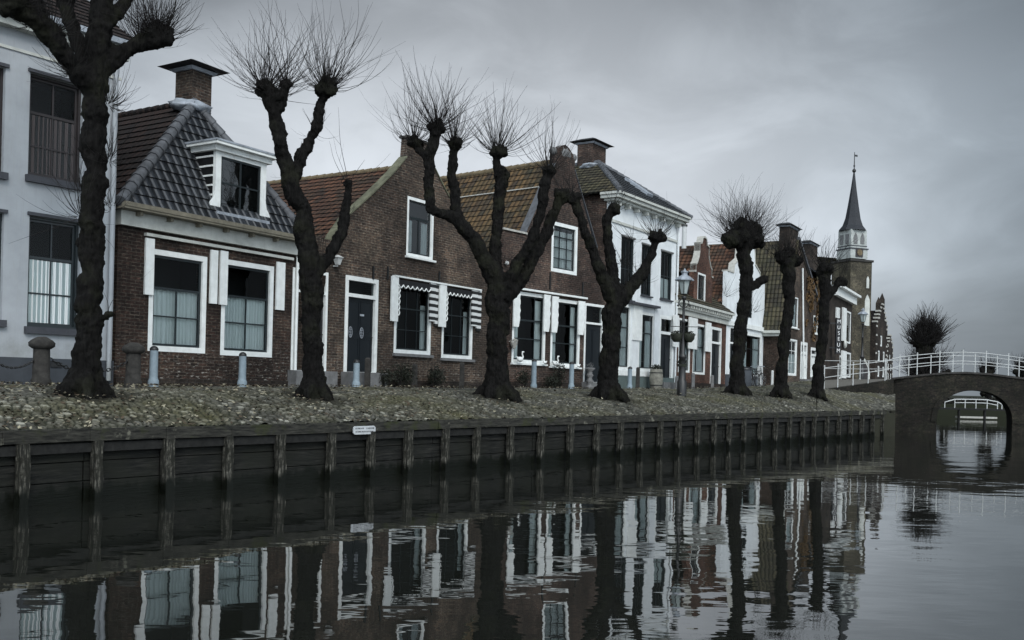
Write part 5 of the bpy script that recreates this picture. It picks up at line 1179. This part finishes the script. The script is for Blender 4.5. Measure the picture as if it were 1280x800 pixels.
pollard('pollarded tree with three gnarled arms in front of the purplish brick door', (760, 498),
  [[(759, 497, 20, 0), (761, 455, 16, 0), (764, 410, 16, 0), (768, 378, 17, 0), (756, 352, 11, -.1), (745, 322, 9, -.2), (733, 295, 8, -.3), (724, 268, 8, -.3), (718, 250, 8, -.3)],
   [(768, 372, 12, 0), (765, 335, 10, .2), (760, 300, 9, .3), (758, 275, 9, .3), (767, 262, 8, .3)],
   [(772, 378, 13, 0), (790, 358, 11, .1), (806, 338, 9, .2), (813, 318, 7, .2), (819, 302, 7, .2)]],
  [(717, 248, 9, -.3, 24), (768, 261, 8, .3, 26), (821, 297, 10, .2, 60), (783, 362, 9, .1, 10)], 17,
  stray=((800, 348, .2, 34, .9), (778, 330, .2, 30, .9), (790, 300, .3, 12, .9)), vox=.045, L_=1.0, twig_rad=.009)
pollard('slender pollarded tree with a big bushy head just right of the street lamp', (921, 493),
  [[(921, 492, 15, 0), (921, 465, 12, 0), (925, 420, 11, 0), (930, 375, 10, 0), (932, 345, 11, 0), (929, 315, 13, 0), (927, 300, 15, 0)], [(933, 362, 7, 0), (945, 356, 7, 0), (953, 350, 7, 0)], [(928, 320, 9, 0), (940, 300, 8, 0), (942, 285, 6, 0)]],
  [(918, 298, 16, -.3, 200), (940, 300, 16, .3, 200), (929, 288, 14, 0, 160), (954, 349, 7, 0, 8), (942, 280, 5, 0, 20)], 23, vox=.055, L_=1.65, twig_rad=.008, stray=((905, 370, 0, 12, 1.1), (940, 390, .3, 14, 1.2)))
pollard('straight pollarded tree with a dark clubbed head below the tall capped chimney', (975, 495),
  [[(975, 495, 12, 0), (977, 465, 10, 0), (981, 420, 9.5, 0), (986, 375, 9, 0), (987, 345, 11, 0), (985, 325, 13, 0)]],
  [(977, 322, 10, 0, 46), (993, 325, 10, .2, 46), (985, 316, 9, 0, 50)], 29, vox=.06, L_=1.2, twig_rad=.012)
pollard('leaning pollarded tree with one short side arm where the white railing begins', (1021, 497),
  [[(1021, 496, 11, 0), (1023, 465, 9, 0), (1028, 420, 9, 0), (1031, 375, 8.5, 0), (1031, 345, 11, 0)], [(1032, 375, 6, 0), (1042, 362, 5, 0), (1049, 354, 5, 0)]],
  [(1031, 338, 11, 0, 70), (1051, 352, 8, .2, 8)], 31, vox=.06, L_=1.6, twig_rad=.012)
# far bushy tree on the left bank past the bridge
def far_tree(x, ybase, ytop, halfw, D, label, seed, n=500, name='bushy_tree'):
    rs = random.Random(seed); p = P(x, ybase, D); z0 = 1.7 if D < 70 else 1.5; B = Vector((p.x, D, z0)); rt = empty(name, B, label=label, cat='tree'); k_ = D/F; ht = P(x, ytop, D).z-z0; w_ = halfw*k_
    mb = MB(); mb.tube([(0, 0, -.3), (0, 0, ht*.25), (0, 0, ht*.6), (0, 0, ht*.75)], [.38, .33, .5, .3], 10)
    heads = []
    for _ in range(14): a = rs.random()*6.28; r = w_*rs.uniform(.1, .55); z = ht*rs.uniform(.12, .80); q = Vector((math.cos(a)*r, math.sin(a)*r, z)); heads.append(q); mb.tube([(0, 0, ht*.22), (q.x*.6, q.y*.6, z*.7), q], [.22, .17, .2], 8); mb.ball(q, .32, 2, (1, 1, 1), .4)
    mb.build('trunk', 'bark', rt); tw = MB()
    for q in heads: twigs_mb(tw, q, .3, n//14, ht*.25, rs, up=.45, rad=.022, lo=-.3)
    tw.build('crown', 'twig', rt)
far_tree(1154, 470, 379, 24, 63, 'dark bushy pollarded tree standing alone behind the bridge', 41, 2400)
far_tree(1236, 470, 443, 20, 110, 'small bare round tree far beyond the top of the bridge', 43, 320)
far_tree(1283, 470, 440, 26, 105, 'small bare tree far away at the right edge', 44, 420)
far_tree(1181, 470, 452, 10, 120, 'tiny bare tree far behind the bridge railing beside the bushy tree', 45, 160)
mb = MB(); rs = random.Random(9)
for i in range(5000):
    x = rs.uniform(30, 75); hgt = .55+.25*noise.noise(Vector((x*.25, 0, 0)))+.15*noise.noise(Vector((x*.9, 4, 0))); q = Vector((x, 95+rs.random()*3, 1.05+rs.random()**.8*hgt)); k_ = rs.uniform(.07, .2); a = Vector((rs.gauss(0, 1), rs.gauss(0, 1), rs.gauss(0, 1))).normalized(); b_ = a.orthogonal().normalized(); c = a.cross(b_)
    mb.add([q-b_*k_, q-c*k_, q+b_*k_, q+c*k_], [(0, 1, 2, 3)])
tag(mb.build('far_scrub', 'hedge'), label='low dark winter scrub along the far bank', cat='scrub', kind='stuff')
# ================================================================== street lamps
def lamp(B, hgt, label, basket=True):
    rt = empty('street_lamp', B, label=label, cat='street lamp', group='old style lanterns on cast iron posts'); k = hgt/4.3
    mb = MB(); mb.lathe((0, 0, -.1), [(.17*k, 0), (.17*k, .55*k), (.13*k, .60*k), (.12*k, 1.35*k), (.14*k, 1.38*k), (.14*k, 1.45*k), (.075*k, 1.52*k), (.06*k, 2.6*k), (.09*k, 2.64*k), (.05*k, 2.7*k), (.045*k, 3.4*k), (.08*k, 3.45*k), (.10*k, 3.52*k), (.05*k, 3.56*k)], 12); mb.build('post', 'iron', rt)
    for s in (-1, 1):
        mb = MB(); pts = [(s*(.05+.13*math.sin(t_*math.pi/8))*k, 0, (3.05+.04*t_)*k) for t_ in range(8)]; mb.tube(pts, .018*k, 6); mb.ball((s*.20*k, 0, 3.12*k), .045*k, 1); mb.ball((s*.17*k, 0, 3.28*k), .03*k, 1); mb.build('scroll_bracket', 'iron', rt)
    z0, z1 = 3.52*k, 4.02*k; n = 6
    mb = MB(); vs = [((.12 if z == z0 else .24)*k*math.cos(t_*math.pi/3+.3), (.12 if z == z0 else .24)*k*math.sin(t_*math.pi/3+.3), z) for z in (z0, z1) for t_ in range(6)]
    mb.add(vs, [(i, (i+1) % 6, 6+(i+1) % 6, 6+i) for i in range(6)]+[(5, 4, 3, 2, 1, 0)]); L_ = mb.build('lantern_glass', 'lampglass', rt)
    mb = MB()
    for i in range(6): mb.tube([vs[i], vs[6+i]], .014*k, 5); mb.tube([vs[i], vs[(i+1) % 6]], .016*k, 5)
    mb.build('lantern_frame', 'iron', rt)
    mb = MB(); o = [(.33, 3.99), (.34, 4.03), (.20, 4.14), (.10, 4.19), (.10, 4.27), (.13, 4.28), (.13, 4.32), (.04, 4.36), (.02, 4.42)]; mb.lathe((0, 0, 0), [(r*k, z*k) for r, z in o], 6, smooth=False); mb.build('lantern_roof', 'lead', rt)
    if basket:
        mb = MB(); mb.tube([(-.45*k, 0, 2.38*k), (.62*k, 0, 2.38*k)], .014, 6); mb.build('cross_bar', 'iron', rt)
        rs = random.Random(4)
        for s in (-.24, .22): mb = MB(); mb.lathe((s, 0, 1.92), [(.10, 0), (.20, .12), (.22, .30), (.20, .31)], 10); leafy(mb, (s, 0, 2.2), .23, .22, .14, 260, .04, rs); mb.build('plant_basket', 'bush', rt)
        mb = MB(); mb.box(-.16, .12, -.14, .14, 1.02, 1.12); leafy(mb, (-.03, 0, 1.2), .2, .2, .09, 120, .035, rs); mb.build('planter_ring', 'bush', rt)
    return rt
B = on_bank(852, 493); u, v = uv_(857, 340); lamp(B, (H-v/F*B.y)-B.z, 'tall black street lamp with plant baskets in front of the white two storey house')
B = Vector((P(1077, 470, 58).x, 58, 2.86)); lamp(B, P(1077, 387, 58).z-2.86, 'black street lamp on the ramp in front of the church tower', False)
# ================================================================== bollards
def bollard(x, yt, yb, t_, label):
    B = on_bank_t(x, t_); u, v = uv_(x, yt); hh = (H-v/F*B.y)-B.z; rt = empty('bollard', B, label=label, cat='bollard', group='blue grey bollards before the houses')
    r = .095; MB().lathe((0, 0, -.05), [(r*1.25, 0), (r*1.25, .17), (r*1.05, .20), (r, .24), (r*.93, hh-.02)], 14).build('shaft', 'bluegrey', rt); MB().lathe((0, 0, hh-.07), [(r*.99, 0), (r*1.02, .03), (r*.8, .07), (r*.3, .10)], 14).build('cap', 'iron', rt); return rt
for a in ((191.5, 434, 481, .90, 'blue grey bollard in front of the left curtained window of the brick house'), (302.5, 441.5, 482, .90, 'blue grey bollard in front of the right curtained window of the brick house'),
          (445, 450.5, 481, .88, 'blue grey bollard before the dark door with two grilles'), (667, 449.5, 484, .86, 'blue grey bollard left of the two beside the swan sills'),
          (714, 453, 484, .86, 'blue grey bollard just left of the purplish house door'), (787, 459, 485, .85, 'blue grey bollard between the forked tree and the white house')): bollard(*a)
def plainpost(x, yt, t_, label, mat='darkstone', r=.09, sq=True, group='plain posts along the house fronts'):
    B = on_bank_t(x, t_); u, v = uv_(x, yt); hh = (H-v/F*B.y)-B.z; mb = MB()
    if sq: mb.frustum(0, 0, -.1, hh-.05, r*1.05, r*1.05, r, r); mb.frustum(0, 0, hh-.05, hh, r, r, r*.6, r*.6)
    else: mb.lathe((0, 0, -.1), [(r, 0), (r, hh), (r*.6, hh+.12)], 12)
    o = mb.build('street_post', mat); o.location = B; tag(o, label, 'post', group)
for x, yt, m_, lb in ((459, 447, 'darkstone', 'dark weathered post just right of the bollard before the grille door'), (577, 453, 'darkstone', 'dark slim post under the right striped blind window'), (518, 455, 'darkstone', 'dark post among the shrubs under the left striped blind window'),
                    (797, 459, 'darkstone', 'dark leaning post right of the bollard by the white house'), (866, 466, 'stone_sill', 'grey post beneath the low red brick house window'), (846, 470, 'stone_sill', 'short grey post left of the tall street lamp'), (890, 469, 'stone_sill', 'grey post left of the low red brick house door'),
                    (937, 467, 'whitemetal', 'pale post left of the parked bicycle'), (951, 466, 'whitemetal', 'pale post right of the parked bicycle'), (965, 463, 'whitemetal', 'pale post by the brick side wall right of the bicycle')):
    plainpost(x, yt, .90 if x < 930 else .8, lb, m_, r=.075 if m_ != 'whitemetal' else .06)
# stone posts with chains before the white rendered house
def stonepost(x, yt, t_, label):
    B = on_bank_t(x, t_); u, v = uv_(x, yt); hh = (H-v/F*B.y)-B.z; rt = empty('stone_post', B, label=label, cat='stone post', group='capped stone posts with chains')
    MB().lathe((0, 0, -.1), [(.19, 0), (.19, .2), (.165, .24), (.155, hh-.08)], 10).build('shaft', 'darkstone', rt); MB().lathe((0, 0, hh-.19), [(.17, 0), (.24, .05), (.245, .12), (.20, .17), (.08, .24)], 12).build('capstone', 'darkstone', rt); return B, hh
PB = [stonepost(-22, 420, .82, 'dark stone post cut off by the left edge'), stonepost(51, 424, .82, 'dark capped stone post between the left window and the leftmost tree'), stonepost(166, 431, .85, 'dark capped stone post between the leftmost tree and the brick house')]
def chain(a, b_, sag, label):
    n = 26; o = a; rt = MB(); pts = []
    for i in range(n+1): t_ = i/n; p = a.lerp(b_, t_)-o; p.z -= sag*4*t_*(1-t_); pts.append(p)
    for i, (p, q) in enumerate(zip(pts, pts[1:])):
        d = (q-p); L_ = d.length*1.25; d.normalize(); s = (d.cross(Vector((0, 0, 1))).normalized() if i % 2 else d.cross(d.cross(Vector((0, 0, 1)))).normalized()); c = (p+q)/2
        ring = [c+d*(L_/2*math.cos(t_))+s*(L_*.30*math.sin(t_)) for t_ in [k*math.pi/4 for k in range(9)]]; rt.tube(ring, .011, 5, cap=False)
    ob = rt.build('post_chain', 'iron'); ob.location = o; tag(ob, label, 'chain', 'iron chains between stone posts')
tp = [B+Vector((0, 0, hh-.28)) for B, hh in PB]
chain(tp[0], tp[1], .30, 'iron chain drooping left from the stone post below the left window'); chain(tp[1], tp[2], .34, 'iron chain drooping behind the leftmost tree trunk')
# ================================================================== shrubs, planters, ornaments, bicycle
def shrub(hs, x, yt, yb, wpx, label, seed, d=-.45, mat='bush', dens=900, name='shrub'):
    rs = random.Random(seed); s0, z1 = hs.L(x, yt, d); _, z0 = hs.L(x, yb, d); wp = hs.A+hs.e*s0+hs.n*d; wp.z = hs.zb; rt = empty(name, wp, hs.root.rotation_euler.z, label=label, cat='shrub'); k_ = wp.y/F*wpx/2*1.25; ht = z1
    fo = MB(); 
    for j in range(5): leafy(fo, (rs.uniform(-.5, .5)*k_, rs.uniform(-.1, .1), ht*rs.uniform(.35, .65)), k_*.65, .3, ht*.40, dens//5, .035, rs)
    fo.build('foliage', mat, rt); st = MB()
    for j in range(6): a = rs.uniform(-.5, .5)*k_; st.tube([(a*.3, 0, -.1), (a, rs.uniform(-.15, .15), ht*.7)], [.015, .006], 5)
    st.build('stems', 'twig', rt)
shrub(H3, 503, 452, 482, 30, 'dark shrub under the left striped blind window', 1); shrub(H3, 546, 455, 482, 26, 'dark shrub under the right striped blind window', 2); shrub(H3, 482, 460, 482, 16, 'small dark shrub right of the dark door with two grilles', 7, dens=400)
shrub(H4, 701, 446, 470, 14, 'spiky dark potted shrub in front of the sill right of the swan', 3, dens=600, d=-.5); shrub(H4, 655, 462, 485, 20, 'low shrub under the swan window behind the bollard', 4, dens=500)
shrub(H4, 690, 466, 486, 26, 'low reddish heather bed under the windows of the purplish house', 6, dens=700, d=-.4, mat='redleaf' if False else 'bush')
def swan(hs, x, y, label, flip=1, k=1.):
    s0, z0 = hs.L(x, y, -.2); wp = hs.A+hs.e*s0-hs.n*.2; wp.z = hs.zb+z0; mb = MB(); mb.ball((0, 0, .10*k), .13*k, 2, (1.25, .7, .75)); mb.tube([(flip*.10*k, 0, .10*k), (flip*.17*k, 0, .20*k), (flip*.12*k, 0, .30*k), (flip*.14*k, 0, .38*k), (flip*.21*k, 0, .38*k)], [.045*k, .032*k, .026*k, .03*k, .026*k], 8); mb.tube([(-flip*.12*k, 0, .13*k), (-flip*.22*k, 0, .20*k)], [.06*k, .01], 6)
    o = mb.build('swan_figure', 'white'); o.location = wp; o.rotation_euler.z = hs.root.rotation_euler.z; tag(o, label, 'ornament', 'white swan ornaments on window sills')
swan(H4, 650, 452.5, 'white swan ornament on the left sill of the purplish brick house', 1, 1.0); swan(H4, 681, 455, 'white swan ornament at the right end of the left swan window sill', -1, .6); swan(H4, 694.5, 457.5, 'white swan ornament left of the dark potted shrub on the right sill', 1, 1.0); swan(H4, 723, 459, 'white swan ornament at the right end of the right window sill', -1, .6)
s0, z0 = H4.L(737, 481, -.35); wp = H4.A+H4.e*s0-H4.n*.35; wp.z = H4.zb
mb = MB(); mb.lathe((0, 0, 0), [(.20, 0), (.22, .05), (.10, .12), (.10, .22), (.17, .30), (.10, .38), (.10, .46), (.16, .54), (.10, .60), (.10, .70), (.21, .80), (.20, .84), (.05, .85)], 12); leafy(mb, (0, 0, .95), .16, .16, .1, 60, .03)
o = mb.build('garden_pedestal', 'stone_sill'); o.location = wp; tag(o, 'pale turned pedestal ornament standing at the purplish house door', 'ornament')
s0, z0 = H5.L(820, 481, -.5); wp = H5.A+H5.e*s0-H5.n*.5; wp.z = H5.zb-.05; rt = empty('barrel_planter', wp, 0, label='pale wooden barrel planter with dark foliage beside the white house door', cat='planter')
hh = H5.L(820, 460, -.5)[1]; MB().lathe((0, 0, 0), [(.24, 0), (.30, hh*.4), (.31, hh*.6), (.27, hh)], 16).build('barrel', 'barrel', rt); mb = MB()
for z, r in ((hh*.2, .285), (hh*.8, .303)): mb.lathe((0, 0, z), [(r, 0), (r, .04)], 16)
mb.build('hoops', 'iron', rt); mb = MB(); leafy(mb, (0, 0, hh+.08), .30, .30, .13, 300, .04); mb.build('foliage', 'bush', rt)
s0, z0 = H4.L(642.5, 421, -.15); wp = H4.A+H4.e*s0-H4.n*.15; wp.z = H4.zb+H4.L(642.5, 432, -.15)[1]; mb = MB(); mb.lathe((0, 0, -.1), [(.06, 0), (.13, .16), (.14, .2)], 10); mb.box(-.02, .02, -.02, .15, -.12, -.08); leafy(mb, (0, 0, .14), .17, .15, .12, 120, .04); o = mb.build('hanging_flower_pot', 'palestone'); o.location = wp; tag(o, 'pale flower pot fixed beside the left swan window', 'flower pot')
def bicycle(hs, x, y, D, rz, label):
    p = P(x, y, D); u, v = uv_(x, y); z = bank_z(u, D); rt = empty('bicycle', (p.x, D, z), rz, label=label, cat='bicycle', group='bicycles parked by the white gabled house')
    for wx in (-.52, .52):
        mb = MB(); pts = [(wx+.34*math.cos(t_), 0, .35+.34*math.sin(t_)) for t_ in [k*math.pi/10 for k in range(21)]]; mb.tube(pts, .022, 6, cap=False); w_ = mb.build('wheel', 'iron', rt); sp_ = MB()
        for k in range(10): t_ = k*math.pi/5; sp_.tube([(wx, 0, .35), (wx+.33*math.cos(t_), 0, .35+.33*math.sin(t_))], .004, 4)
        sp_.build('spokes', 'lead', w_)
    mb = MB()
    for a, b_ in (((-.52, 0, .35), (-.08, 0, .32)), ((-.08, 0, .32), (-.22, 0, .85)), ((-.52, 0, .35), (-.2, 0, .78)), ((-.2, 0, .76), (.34, 0, .82)), ((-.08, 0, .32), (.36, 0, .72)), ((.52, 0, .35), (.33, 0, .98))): mb.tube([a, b_], .02, 6)
    mb.build('frame', 'blackpaint', rt); mb = MB(); mb.tube([(.33, 0, .98), (.36, .0, 1.03)], .015, 6); mb.tube([(.22, -.27, 1.02), (.35, -.2, 1.05), (.36, .2, 1.05), (.22, .27, 1.02)], .014, 6); mb.build('handlebar', 'lead', rt)
    mb = MB(); mb.ball((-.24, 0, .90), .12, 2, (1.1, .7, .35)); mb.build('saddle', 'blackpaint', rt)
bicycle(H7, 942, 482, 50.5, 1.0, 'dark bicycle parked between pale posts in front of the white gabled house'); bicycle(H7, 946, 481, 51.6, .75, 'second bicycle leaning further back before the white gabled house')
p = P(950, 470, 52); u, v = uv_(950, 470); z = bank_z(u, 52); bb = MB().box(-.28, .28, -.03, .03, .42, 1.08); bb.box(-.24, -.19, -.02, .02, -.1, .42); bb.box(.19, .24, -.02, .02, -.1, .42); o = bb.build('notice_board', 'whitemetal'); o.location = (p.x, 52, z); o.rotation_euler.z = .9; tag(o, 'small white standing board right of the parked bicycles', 'board')
rt = empty('refuse_bin', (P(930.5, 478, 49).x, 49, bank_z(uv_(930.5, 478)[0], 49)), .5, label='dark grey cylindrical bin beside the bushy headed tree', cat='bin'); MB().lathe((0, 0, -.05), [(.30, 0), (.34, .1), (.34, .85), (.31, .9)], 14).build('drum', 'darkplinth', rt); MB().lathe((0, 0, .86), [(.37, 0), (.37, .05), (.2, .14), (.02, .16)], 14).build('lid', 'blackpaint', rt)
# added pale slab standing in for a highlight on the water beyond the arch
o = MB().box(-1.6, 1.6, 0, .5, .10, .24).build('water_highlight_slab', 'palestone'); o.location = (P(1222, 521, 80).x, 80, 0); tag(o, 'low pale slab added as a highlight on the water seen through the bridge arch', 'water highlight')
